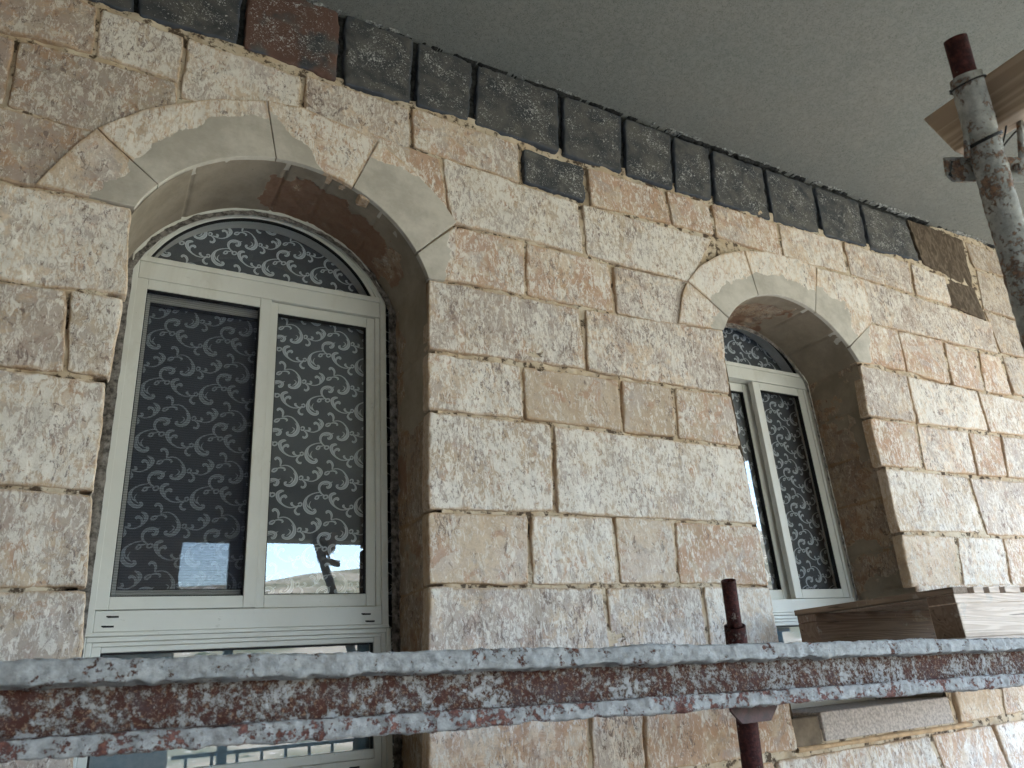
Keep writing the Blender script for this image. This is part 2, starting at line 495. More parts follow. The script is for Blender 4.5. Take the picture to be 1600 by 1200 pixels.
# ------------------------------------------------------------------ stones
def stone(buf, q, step=0.007, proud=0.0, A=(0.5, 0, 0, 0), B=(0.5, 0.5, 0.5, 0), plaster=None, wob=1.0, curve=None, red=0.0, gap=0.0008, dep=0.0035):
    """one dressed block. q: 4 corners TL TR BR BL in (x, z) metres, or curve(u, v) for a bent one"""
    sd = random.randrange(10 ** 6)
    if curve is None:
        q = [np.array(p, float) for p in q]
        cen = sum(q) / 4
        q = [p + (cen - p) / max(np.linalg.norm(cen - p), 1e-6) * gap * 1.4 for p in q]
        TL, TR, BR, BL = q
        wdt = (np.linalg.norm(TR - TL) + np.linalg.norm(BR - BL)) / 2
        hgt = (np.linalg.norm(TL - BL) + np.linalg.norm(TR - BR)) / 2
        def curve(u, v):
            return ((1 - u) * v)[:, None] * TL + (u * v)[:, None] * TR + (u * (1 - v))[:, None] * BR + ((1 - u) * (1 - v))[:, None] * BL
    else:
        s0 = curve(np.linspace(0, 1, 20), np.full(20, 0.5))
        wdt = np.sum(np.linalg.norm(np.diff(s0, axis=0), axis=1))
        s0 = curve(np.full(2, .5), np.array([0., 1.]))
        hgt = np.linalg.norm(s0[1] - s0[0])
        cen = None
    nu, nv = max(6, int(wdt / step)), max(6, int(hgt / step))
    gu, gv = gap / wdt if cen is None else 0, 0
    def knots(n, L):
        a = np.array([0, .0012, .0028, .0055]) / L if step < .015 else np.array([0.])
        k = (step if step < .015 else 0) / L
        mid = np.linspace(k * 1.6, 1 - k * 1.6, n)
        return np.concatenate([[0], a, mid, 1 - a[::-1], [1]]) if step < .015 else np.concatenate([[0], mid, [1]])
    us = knots(nu, wdt) * (1 - 2 * gu) + gu
    vs = knots(nv, hgt)
    uu, vv = np.meshgrid(us, vs)
    uu, vv = uu.ravel(), vv.ravel()
    P2 = curve(uu, vv)
    S = np.stack([P2[:, 0], np.full(len(P2), sd % 97 * 1.3), P2[:, 1]], 1)
    eu = np.minimum(uu - us[0], us[-1] - uu) * wdt
    ev = np.minimum(vv, 1 - vv) * hgt
    # rounded corners and wandering edges
    inw = P2.mean(0) - P2
    L = np.linalg.norm(inw, axis=1)[:, None] + 1e-9
    P2 = P2 + inw / L * (np.exp(-(eu + ev) / 0.009) * 0.005 * wob)[:, None]
    near = np.exp(-np.minimum(eu, ev) / 0.03)[:, None]
    P2 = P2 + near * wob * np.stack([fbm(S, 14, sd) * 0.0055 + fbm(S, 90, sd + 9) * 0.0026, fbm(S, 14, sd + 3) * 0.0055 + fbm(S, 90, sd + 5) * 0.0026], 1)
    e = np.minimum(eu, ev)
    er = (0.0012 if dep > 0 else 0.0005) + 0.011 * np.clip(fbm(S, 18, sd + 31) - 0.10, 0, 1) * wob
    rise = 1 - np.exp(-(e / er) ** 1.2)
    tilt = random.uniform(-.004, .004) * (uu - .5) + random.uniform(-.004, .004) * (vv - .5)
    pl = np.zeros(len(uu)) if plaster is None else plaster(uu, vv)
    rough = 1 - 0.85 * np.clip(pl, 0, 1)
    y = dep - (0.0055 + dep) * rise + tilt * wob + rough * (fbm(S, 8, sd + 50) * 0.0060 + fbm(S, 38, sd + 51, 3) * 0.0028) - proud
    ring = np.zeros((len(vs), len(us)), bool)
    ring[0, :] = ring[-1, :] = ring[:, 0] = ring[:, -1] = True
    y = np.where(ring.ravel(), 0.045, y)
    V = np.stack([P2[:, 0], y, P2[:, 1]], 1)
    AA = np.tile(np.array([A[0], 0, 0, red], float), (len(V), 1))
    AA[:, 1] = np.exp(-e / 0.014)
    AA[:, 2] = pl
    buf.add(V, gridq(len(us), len(vs)), AA, np.tile(np.array(B, float), (len(V), 1)))

def rb(code=None):
    """warm, white, grey, dull of one stone"""
    r = random.random
    return {'w': (0.1, 0.9, 0.5, 0), 'o': (0.95, 0.35, 0.2, 0), 'g': (0.3, 0.55, 1.0, 0.1), 'c': (0.15, 0.25, 0.0, 0.2),
            'n': (0.8, 0.25, 0.9, 0.3)}.get(code) or (r() * .8, 0.3 + r() * .6, r() * .8, r() * .15)

LIMES = [  # photographed blocks, measured on the wall: corners TL TR BR BL and a surface kind
 ((668,437),(905,483),(915,578),(668,545),'g'), ((912,484),(1128,517),(1139,617),(918,579),'g'),
 ((668,550),(812,572),(818,655),(668,640),'w'), ((817,573),(965,593),(972,675),(820,655),'c'),
 ((970,593),(1048,605),(1056,684),(974,676),'c'), ((1052,606),(1141,620),(1157,698),(1060,686),None),
 ((668,642),(860,663),(866,800),(668,797),'w'), ((864,665),(1157,702),(1184,819),(870,803),'w'),
 ((668,800),(825,805),(826,914),(669,913),'c'), ((828,806),(955,808),(965,913),(830,914),'w'),
 ((959,808),(1050,813),(1058,912),(968,913),'c'), ((1054,815),(1184,823),(1200,915),(1061,912),'o'),
 ((669,917),(940,918),(958,1058),(668,1079),'g'), ((946,918),(1092,917),(1110,1047),(962,1057),'g'), ((1097,917),(1201,917),(1224,1040),(1113,1047),'w'),
 ((668,1087),(915,1068),(922,1228),(668,1262),'o'), ((921,1068),(998,1062),(1008,1212),(926,1226),None), ((1003,1061),(1223,1045),(1246,1172),(1012,1208),'o'),
 ((-90,266),(206,326),(198,463),(-90,427),'w'), ((-90,432),(105,452),(100,583),(-90,564),'g'), ((108,452),(194,466),(172,592),(103,583),'w'),
 ((-90,568),(168,597),(147,768),(-90,752),'w'), ((-90,757),(146,772),(137,918),(-90,918),'g'), ((-90,923),(136,921),(122,1122),(-90,1137),'g'),
 ((-90,1143),(120,1128),(105,1290),(-90,1305),'g'),
 ((-90,-90),(154,12),(146,86),(-90,22),'n'), ((158,13),(288,58),(280,130),(149,88),'w'), ((30,62),(278,130),(270,250),(10,168),'n'),
 ((-90,34),(24,61),(6,166),(-90,140),'n'), ((-90,146),(150,206),(95,302),(-90,262),'n'),
 ((293,61),(470,120),(466,200),(280,155),'w'), ((476,118),(640,170),(641,240),(474,200),'g'), ((643,170),(810,226),(812,286),(645,232),None),
 ((560,200),(686,250),(702,345),(560,310),'o'), ((690,246),(903,318),(912,398),(704,349),'w'), ((908,320),(1112,374),(1078,442),(916,400),'w'),
 ((918,262),(1035,298),(1048,351),(922,321),'o'), ((1040,299),(1108,318),(1115,368),(1051,352),'o'), ((1111,318),(1212,349),(1222,405),(1118,369),'o'),
 ((1215,350),(1312,376),(1324,428),(1225,405),None), ((1316,378),(1418,411),(1428,460),(1328,430),'g'), ((1422,412),(1476,434),(1487,478),(1431,461),'w'),
 ((715,356),(818,378),(820,462),(672,432),'o'), ((821,380),(950,412),(960,490),(823,463),'o'), ((957,415),(1090,443),(1072,514),(963,491),'g'),
 ((1345,436),(1547,504),(1560,553),(1362,506),'g'),
 ((1345,503),(1400,516),(1415,580),(1338,566),'o'), ((1402,517),(1470,533),(1485,601),(1417,581),'o'), ((1473,534),(1525,550),(1537,612),(1488,602),'o'), ((1528,551),(1560,558),(1580,618),(1540,612),'o'),
 ((1342,570),(1414,586),(1430,662),(1356,650),'g'), ((1417,587),(1524,611),(1543,674),(1433,662),'w'), ((1527,613),(1640,634),(1650,688),(1546,675),None),
 ((1357,653),(1428,664),(1441,734),(1376,727),'o'), ((1431,665),(1510,675),(1526,742),(1444,735),None), ((1513,676),(1560,682),(1572,745),(1529,743),'o'), ((1563,682),(1650,690),(1660,753),(1575,746),'g'),
 ((1381,731),(1510,746),(1538,833),(1404,831),'w'), ((1513,747),(1665,758),(1690,842),(1541,836),'g'),
 ((1406,835),(1490,839),(1503,916),(1424,917),'c'), ((1493,839),(1564,841),(1578,916),(1506,916),'w'), ((1567,841),(1690,846),(1705,914),(1581,916),'o'),
 ((1478,1026),(1553,1020),(1567,1118),(1500,1130),'c'), ((1556,1020),(1680,1010),(1690,1098),(1570,1117),None),
 ((1213,1189),(1450,1149),(1490,1250),(1240,1300),None), ((1455,1148),(1548,1133),(1585,1230),(1495,1249),'o'), ((1552,1132),(1700,1108),(1720,1208),(1590,1229),None),
 ((1010,1218),(1208,1191),(1236,1300),(1025,1330),'o'),
 ((1506,377),(1575,401),(1592,441),(1522,419),'p'), ((1524,421),(1592,443),(1614,508),(1535,484),'p'), ((1537,487),(1614,510),(1632,566),(1563,552),'p'), ((1564,555),(1632,568),(1640,628),(1583,616),'p'),
]
BAS = [((90,-142),(212,-97),(210,23),(100,-12)), ((218,-95),(385,-34),(371,73),(214,27)), ((390,-32),(533,19),(527,129),(377,76)),
 ((538,21),(648,62),(643,163),(534,133)), ((652,64),(740,97),(733,192),(648,166)), ((746,99),(872,146),(874,241),(740,196)),
 ((877,148),(971,182),(973,271),(879,243)), ((975,184),(1047,211),(1052,298),(977,273)), ((1050,213),(1107,233),(1113,315),(1055,300)),
 ((1110,235),(1190,263),(1205,346),(1117,317)), ((1193,264),(1268,290),(1283,367),(1208,348)), ((1271,291),(1341,316),(1355,388),(1286,368)),
 ((1344,317),(1413,343),(1438,410),(1359,390)), ((816,231),(914,262),(917,318),(816,286))]

X0A, X1A = 0.0, 0.437              # first opening, wall units
X0B, X1B = 1.083, 1.503
ZSIL = -0.125
house = empty('stone_house', (0, 0, 0))
tag(house, 'old cream limestone house wall with two arched windows under a dark basalt top course', 'house')

lime = Buf()
for q in LIMES:
    c = [w2(*p) for p in q[:4]]
    code = q[4]
    if code == 'p':
        stone(lime, c, A=(random.random(), 0, 0, 0), B=(0.0, 0.55, 0.75, 0.5), wob=0.35, gap=0.0015)
    else:
        stone(lime, c, A=(random.random(), 0, 0, 0), B=rb(code))
bas = Buf()
for i, q in enumerate(BAS):
    stone(bas, [w2(*p) for p in q], A=(random.random(), 0, 0, 0), red=1.0 if i == 2 else 0.0, wob=1.5, gap=0.004, dep=.012)
# the courses go on outside the frame
ZB = [-0.652, -0.53, -0.40, -0.265, -0.135, 0.0, 0.14, 0.245, 0.395, 0.505, 0.63, 0.755, 0.875, 0.985]
LQ = [[w2(*p) for p in q[:4]] for q in LIMES] + [[w2(*p) for p in q[:4]] for q in BAS]
XL, XR = -3.0, 7.6
def span(zm):
    lo, hi = 9e9, -9e9
    for TL, TR, BR, BL in LQ:
        if (TL[1] + TR[1]) / 2 > zm > (BL[1] + BR[1]) / 2:
            t = (zm - (BL[1] + BR[1]) / 2) / ((TL[1] + TR[1]) / 2 - (BL[1] + BR[1]) / 2)
            lo = min(lo, BL[0] + (TL[0] - BL[0]) * t)
            hi = max(hi, BR[0] + (TR[0] - BR[0]) * t)
    return lo, hi
def fill(x0, x1, z0, z1, first=None, buf=None, step=0.02, last=None):
    x = x0
    while x < x1 - 0.05:
        wd = random.uniform(0.26, 0.62) if (z1 - z0) > 0.2 else random.uniform(0.25, 0.45)
        xe = x + wd
        if x1 - xe < 0.2: xe = x1
        stone(buf or lime, [(x + .002, z1 - .002), (xe - .002, z1 - .002), (xe - .002, z0 + .002), (x + .002, z0 + .002)], step=step,
              A=(random.random(), 0, 0, 0), B=rb())
        x = xe
for i in range(len(ZB) - 1):
    z0, z1 = ZB[i] * D + E, ZB[i + 1] * D + E
    lo, hi = span((z0 + z1) / 2)
    if lo > hi:
        lo = hi = 0.6
    fill(XL, lo, z0, z1)
    if i == 3:                    # below the frame, partly photographed
        fill(lo - 2.45 if False else -0.35, w2(1010, 1218)[0], z0, z1) if lo > 1.5 else None
    if i == 5:
        fill(X1B * D, 3.7, z0, z1, step=0.01)
        hi = 3.7
    fill(hi, XR, z0, z1)
z0, z1 = (0.985 * D + E, 1.136 * D + E)
lo, hi = span((z0 + z1) / 2)
x = XL
while x < lo - .05:
    xe = min(x + random.uniform(.25, .4), lo)
    stone(bas, [(x, z1), (xe, z1), (xe, z0), (x, z0)], step=.02, A=(random.random(), 0, 0, 0), gap=.005); x = xe
fill(hi, XR, z0, z1)
fill(w2(1640, 600)[0], XR, 0.505 * D + E + 0.28, 0.63 * D + E)

# stone under the first window and beside the second sill
fill(-0.02, X1A * D + .03, ZB[4] * D + E, ZSIL * D + E + 0.02, step=.01)

# ------------------------------------------------------------------ arches
def arc(cx, half, zs, zc):
    """circle through the springers (cx -/+ half, zs) and crown (cx, zc); wall units"""
    rise = zc - zs
    Rr = (half * half + rise * rise) / (2 * rise)
    return Rr, zc - Rr
RA, CZA = arc(0.2185, 0.2185, 0.632, 0.787)
RB, CZB = arc(1.293, 0.210, 0.634, 0.762)

def along(pts, t):
    pts = np.array(pts)
    s = np.concatenate([[0], np.cumsum(np.linalg.norm(np.diff(pts, axis=0), axis=1))])
    s /= s[-1]
    return np.stack([np.interp(t, s, pts[:, 0]), np.interp(t, s, pts[:, 1])], 1)

def voussoir(buf, cx, cz, Rr, pin0, pin1, outer, plaster, tint, first=False):
    """pin0/pin1: photo points of the intrados ends; outer: photo points of the extrados between the joints"""
    a, b = w2(*pin0), w2(*pin1)
    c = np.array([cx * D, cz * D + E])
    t0, t1 = math.atan2(a[1] - c[1], a[0] - c[0]), math.atan2(b[1] - c[1], b[0] - c[0])
    out = [w2(*p) for p in outer]
    def curve(u, v):
        t = t0 + (t1 - t0) * u
        pi = np.stack([c[0] + Rr * D * np.cos(t), c[1] + Rr * D * np.sin(t)], 1)
        po = along(out, u)
        return pi * (1 - v)[:, None] + po * v[:, None]
    stone(buf, None, curve=curve, proud=0.007, A=(random.random(), 0, 0, 0), B=tint, plaster=plaster, wob=0.18, step=0.006, gap=0.0003, dep=-0.0042)

def pls(f):
    def g(u, v):
        P = np.stack([u * 3, v * 2, u * 0 + f(0.5, 0.5) * 7], 1)
        lim = f(u, v)
        return np.clip(0.5 + (lim - v) * 4.0 + fbm(P, 2.2, 5, 3) * 0.55, 0, 1)
    return g
a1 = Buf()
WHT, CRM = (0.15, 1.0, 0.1, 0), (0.45, 0.7, 0.1, 0)
voussoir(a1, .2185, CZA, RA, (208,325), (245,291), [(55,291),(100,245),(150,205)], pls(lambda u, v: 0.42 + 0.0 * u), (0.0, 0.35, 0.25, 0.1))
voussoir(a1, .2185, CZA, RA, (245,290), (430,250), [(152,203),(225,174),(330,157),(415,160)], pls(lambda u, v: 0.40 + 0.35 * u), WHT)
voussoir(a1, .2185, CZA, RA, (431,250), (545,303), [(417,160),(475,172),(560,208),(588,222)], pls(lambda u, v: 0.75 - 1.2 * u), CRM)
voussoir(a1, .2185, CZA, RA, (546,303), (643,398), [(590,224),(640,265),(690,318),(711,350)], pls(lambda u, v: 0.62 + 0.75 * u), CRM)
voussoir(a1, .2185, CZA, RA, (644,400), (668,437), [(712,354),(712,400),(700,441)], pls(lambda u, v: 0.75 + 0.0 * u), CRM)
a2 = Buf()
voussoir(a2, 1.293, CZB, RB, (1123,514), (1130,494), [(1058,506),(1064,460),(1072,442)], pls(lambda u, v: 0.25 + 0 * u), CRM)
voussoir(a2, 1.293, CZB, RB, (1131,492), (1180,460), [(1073,440),(1090,418),(1125,398),(1160,393)], pls(lambda u, v: 0.45 + 0 * u), WHT)
voussoir(a2, 1.293, CZB, RB, (1181,460), (1270,497), [(1162,393),(1200,395),(1240,405),(1272,419)], pls(lambda u, v: 0.45 + 0 * u), WHT)
voussoir(a2, 1.293, CZB, RB, (1271,498), (1322,545), [(1273,420),(1310,430),(1345,438),(1352,465),(1360,505)], pls(lambda u, v: 0.55 - 0.2 * u), (0.2, 0.8, 0.2, 0))
voussoir(a2, 1.293, CZB, RB, (1323,546), (1340,566), [(1359,507),(1358,530),(1360,568)], pls(lambda u, v: 0.9 + 0 * u), CRM)
lime.build('limestone_blocks', LIME, house)
bas.build('basalt_course', BASALT, house)['label'] = 'dark grey basalt blocks with white flecks under the soffit'
a1.build('arch', LIME, house)['label'] = 'wide pale voussoir arch over the first window, lower edge smeared with grey mortar'
a2.build('arch', LIME, house)['label'] = 'smaller looking voussoir arch over the second window'
mud = Buf()
for q in (((1415,343),(1503,375),(1521,452),(1441,411)), ((1476,434),(1521,450),(1541,503),(1486,478))):
    stone(mud, [w2(*p) for p in q], wob=1.6, gap=0.0)
mud.build('mud_patch', MUD, house)['label'] = 'two brown mud render patches beside the basalt blocks'

# mortar bed behind the stones, open at the windows
def inside(x, z, grow):
    r = np.zeros(len(x), bool)
    for cx, hf, cz, Rr in ((.2185, .2185, CZA, RA), (1.293, .210, CZB, RB)):
        X, Z = x - cx * D, z - E
        r |= (np.abs(X) < hf * D + grow) & (Z > (ZSIL + .03) * D - grow) & (Z < .63 * D)
        r |= (X ** 2 + (Z - cz * D) ** 2 < (Rr * D + grow) ** 2) & (Z >= .63 * D)
    return r
def bedpatch(buf, x0, x1, z0, z1, st, mat=0, off=0.0):
    nx, nz = int((x1 - x0) / st) + 1, int((z1 - z0) / st) + 1
    xx, zz = np.meshgrid(np.linspace(x0, x1, nx), np.linspace(z0, z1, nz))
    xx, zz = xx.ravel(), zz.ravel()
    P = np.stack([xx, 0 * xx, zz], 1)
    y = 0.0055 + 0.034 * fbm(P, 6, 3, 4) + 0.008 * fbm(P, 45, 8, 3)
    y = np.where(y < -0.001, -0.001 + 0.002 * fbm(P, 45, 9, 2), y)
    F = gridq(nx, nz)
    ins = inside(xx, zz, 0.02)
    F = F[~ins[F].any(axis=1)]
    buf.add(np.stack([xx, y + off, zz], 1), F, mat=mat)
bed = Buf()
bedpatch(bed, -0.5, 4.6, 0.95, 0.992 * D + E, 0.010)
bedpatch(bed, -0.5, 5.2, 0.992 * D + E, 1.137 * D + E, 0.012, 1, 0.012)
bedpatch(bed, XL, -0.5, 0.0, 1.137 * D + E, 0.06)
bedpatch(bed, 4.6, XR, 0.0, 1.137 * D + E, 0.06)
bedpatch(bed, -0.5, 4.6, 0.0, 0.95, 0.06)
bed.build('mortar_joints', [MORTAR, BLACKF], house)

# ragged torn strip where the soffit meets the wall
rag = Buf()
st = 0.006
xs = np.arange(-0.6, 6.0, st)
n = len(xs)
for k, (zoff, hh, yy, sd_) in enumerate(((0.0, 0.022, -0.012, 1), (0.0, 0.034, 0.002, 7))):
    P = np.stack([xs, xs * 0 + k, xs * 0], 1)
    drop = hh * np.clip(0.30 + 1.5 * fbm(P, 5, sd_, 3) + 1.1 * fbm(P, 50, sd_ + 4, 3), 0.02, 1.6) * (1 if k else .8)
    out = yy + 0.012 * fbm(P, 40, sd_ + 5)
    zt = 1.138 * D + E + 0.004
    rows = [np.stack([xs, out + 0.03, xs * 0 + zt - drop * .7], 1), np.stack([xs, out, xs * 0 + zt - drop], 1), np.stack([xs, out - 0.006, xs * 0 + zt - drop * .5], 1), np.stack([xs, out - .004, xs * 0 + zt], 1)]
    rag.add(np.concatenate(rows), gridq(n, 4), mat=k)
rag.build('torn_joint', [mat_plain('torn_plaster', (0.20, 0.20, 0.19), 0.9, 0.2, nscale=70, var=0.95, bump=.004), mat_plain('black_filler', (0.022, 0.022, 0.022), 0.9, 0.2, nscale=60, var=.6, bump=.004)], house)

# ------------------------------------------------------------------ reveals (jambs and intrados)
RV = 0.14 * D
def reveal(x0, x1, cz, Rr, joints, kinds, zj=(-.01, .14, .245, .395, .505)):
    """surface from the wall face back to the window, and on round the frame as a rough mortar strip"""
    cx = (x0 + x1) / 2
    hf = (x1 - x0) / 2
    zs = 0.632 if x0 < .5 else 0.634
    t0 = math.atan2(zs - cz, hf)
    zb = ZSIL
    path, tg = [], []
    stp = 0.007
    nj = int((zs - zb) * D / stp)
    for k in range(nj): path.append((x1 * D, (zb + (zs - zb) * k / nj) * D + E)); tg.append((0, zb + (zs - zb) * k / nj))
    na = int(Rr * D * (math.pi - 2 * t0) / stp)
    for k in range(na):
        t = t0 + (math.pi - 2 * t0) * k / na
        path.append(((cx + Rr * math.cos(t)) * D, (cz + Rr * math.sin(t)) * D + E)); tg.append((1, math.degrees(t)))
    for k in range(nj + 1):
        z = zs + (zb - zs) * k / nj
        path.append((x0 * D, z * D + E)); tg.append((2, z))
    path = np.array(path)
    # inward normals
    dd = np.gradient(path, axis=0)
    nrm = np.stack([-dd[:, 1], dd[:, 0]], 1)
    nrm /= np.linalg.norm(nrm, axis=1)[:, None] + 1e-9
    for k in range(4):
        nrm = (np.roll(nrm, 1, 0) + nrm + np.roll(nrm, -1, 0)) / 3 if 0 < k else nrm
    N = len(path)
    ts = np.concatenate([np.linspace(0, 1, 46), 1 + np.linspace(0.1, 1, 8)])
    T = len(ts)
    V = np.zeros((N * T, 3)); A = np.zeros((N * T, 4)); B = np.zeros((N * T, 4))
    sd = 400 + int(x0 * 10)
    tgk = np.array([t[0] for t in tg]); tgv = np.array([t[1] for t in tg])
    jd = np.full(N, 9.0)
    for z in zj: jd = np.minimum(jd, np.where(tgk != 1, np.abs(tgv - z) * D, 9))
    for a in joints: jd = np.minimum(jd, np.where(tgk == 1, np.abs(np.radians(tgv - a)) * Rr * D, 9))
    for i in range(T):
        t = ts[i]
        y = min(t, 1) * RV + 0.006
        inn = max(0, t - 1) * 0.034
        P = np.stack([path[:, 0], np.full(N, y + inn), path[:, 1]], 1)
        jw = 0.0035 + 0.004 * np.clip(fbm(P, 20, sd + 3), 0, 1)
        # joints wander a little with depth
        jdw = np.abs(jd + 0.006 * fbm(P, 12, sd + 9))
        groove = np.exp(-(jdw / jw) ** 2) * 0.008 * (1 if t <= 1 else 0)
        kd = np.zeros(N)      # roughness / bare stone share
        rd = np.zeros(N)
        for (k0, a, b, t0_, t1_, bare, redv) in kinds:
            na_ = fbm(P, 14, sd + 70, 3)
            wv_ = tgv + na_ * (9 if k0 == 1 else .05)
            tn_ = t + fbm(P, 11, sd + 80, 3) * .28
            m = (tgk == k0) & (wv_ >= a) & (wv_ < b) & (tn_ >= t0_) & ((t <= t1_) if t1_ >= 1 else (tn_ <= t1_))
            kd = np.where(m, bare, kd); rd = np.where(m, redv, rd)
        nz = fbm(P, 7, sd + 20, 3)
        bare = np.clip(kd + nz * 0.5, 0, 1)
        if t > 1: bare = np.full(N, 0.4)
        d = 0.0015 - groove + fbm(P, 10, sd, 2) * 0.003 + bare * (fbm(P, 30, sd + 1, 3) * 0.008) - 0.003 * bare
        if t > 1: d = fbm(P, 35, sd + 2, 3) * 0.003
        q = path + nrm * (d + inn)[:, None]
        yy = y + (fbm(P, 30, sd + 6, 3) * 0.006 - 0.012 * max(0, t - 1) if t > 1 else 0)
        yy = yy + (-0.003 * (1 - abs(2 * (t - 1.5))) if t > 1 else 0)
        V[i * N:(i + 1) * N] = np.stack([q[:, 0], np.zeros(N) + yy, q[:, 1]], 1)
        A[i * N:(i + 1) * N, 0] = 0.3 + x0 * .3
        A[i * N:(i + 1) * N, 1] = np.exp(-(jdw / 0.006) ** 2) * 1.4
        A[i * N:(i + 1) * N, 2] = np.clip(1 - bare, 0, 1)
        A[i * N:(i + 1) * N, 3] = sstep(rd + fbm(P, 12, sd + 40, 3) * .9, 0.35, 0.6)
        B[i * N:(i + 1) * N] = (0.5, 0.25, 0.6, 0.85 if x0 < .5 else 1.0)  # dull tint darkens the reveals, painting in their recess shade
    buf = Buf()
    F = gridq(N, T)
    mt = np.zeros(len(F), int)
    band = (np.arange(len(F)) // (N - 1)) >= 45
    buf.add(V, F[~band], A, B, 0)
    buf.f.append(F[band]); buf.m.append(np.full(band.sum(), 1))
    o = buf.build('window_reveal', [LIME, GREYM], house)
    return o
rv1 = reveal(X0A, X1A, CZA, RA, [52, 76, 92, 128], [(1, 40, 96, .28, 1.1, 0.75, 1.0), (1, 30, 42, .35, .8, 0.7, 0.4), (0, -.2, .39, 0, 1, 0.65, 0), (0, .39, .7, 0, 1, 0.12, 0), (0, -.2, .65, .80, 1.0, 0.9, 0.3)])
rv1['label'] = 'grey plastered reveal round the first window with red stone showing in its arch'
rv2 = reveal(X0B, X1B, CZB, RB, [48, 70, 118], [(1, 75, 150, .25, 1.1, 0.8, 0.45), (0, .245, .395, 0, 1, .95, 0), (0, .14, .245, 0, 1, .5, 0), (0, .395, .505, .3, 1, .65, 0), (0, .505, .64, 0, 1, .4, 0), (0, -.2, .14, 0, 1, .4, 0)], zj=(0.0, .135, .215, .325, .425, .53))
rv2['label'] = 'brown shadowed reveal of bare blocks round the second window'

# sills
bm = bmesh.new()
box(bm, (1.145 * D, -0.008, -0.124 * D + E), (1.508 * D, RV - .002, -0.078 * D + E), 0.006, seg=2)
s2 = bm_obj('window_sill', bm, mat_plain('pinkish_sill_stone', (0.50, 0.44, 0.41), 0.92, .2, nscale=90, var=.3, bump=.004), house)
s2['label'] = 'rough pinkish grey sill block under the second window'
bm = bmesh.new()
box(bm, (1.078 * D, 0.004, -0.130 * D + E), (1.1445 * D, RV - .002, -0.084 * D + E), 0.004)
bm_obj('sill_filler', bm, mat_plain('brown_filler', (0.21, 0.165, 0.125), 0.95, .15, nscale=12, var=.25, bump=.002), house)
mb = Buf()
xs = np.linspace(1.075 * D, 1.56 * D, 160)
P = np.stack([xs, 0 * xs, 0 * xs], 1)
zc = (-0.131 + 0.0 * xs) * D + E
hh = 0.011 + 0.005 * fbm(P, 6, 3)
rows = [np.stack([xs, 0 * xs + .03, zc + hh], 1), np.stack([xs, -.008 + .004 * fbm(P, 20, 4), zc + hh * .7], 1), np.stack([xs, -.013 + .005 * fbm(P, 20, 5), zc + 0 * xs], 1), np.stack([xs, -.006 + .004 * fbm(P, 20, 6), zc - hh * .8], 1), np.stack([xs, 0 * xs + .03, zc - hh], 1)]
mb.add(np.concatenate(rows), gridq(160, 5))
mb.build('mortar_bead', mat_plain('orange_mortar', (0.52, 0.35, 0.21), .95, .15, nscale=25, var=.2, bump=.003), house)['label'] = 'orange bead of mortar under the second sill'
bm = bmesh.new()
box(bm, (-0.03, -0.012, -0.138 * D + E), (X1A * D + .02, RV + .05, -0.1005 * D + E), 0.006, seg=2)
bm_obj('window_sill', bm, mat_plain('worn_sill_stone', (0.40, 0.37, 0.31), 0.92, .2, nscale=60, var=.3, bump=.004), house)['label'] = 'worn stone sill under the first window'

# ------------------------------------------------------------------ windows
def arcband(bm, cx, cz, r0, r1, t0, t1, y0, y1, n=48, mat=0, bev=0.0):
    """curved bar of rectangular section (metres)"""
    prof = [(r0, y1), (r0, y0 + bev), (r0 + bev, y0), (r1 - bev, y0), (r1, y0 + bev), (r1, y1)]
    rings = []
    for k in range(n + 1):
        t = t0 + (t1 - t0) * k / n
        rings.append([bm.verts.new((cx + r * math.cos(t), y, cz + r * math.sin(t))) for r, y in prof])
    for a, b in zip(rings, rings[1:]):
        for k in range(len(prof)):
            f = bm.faces.new((a[k], a[(k + 1) % len(prof)], b[(k + 1) % len(prof)], b[k]))
            f.material_index = mat
    bm.faces.new(rings[0]); bm.faces.new(list(reversed(rings[-1])))

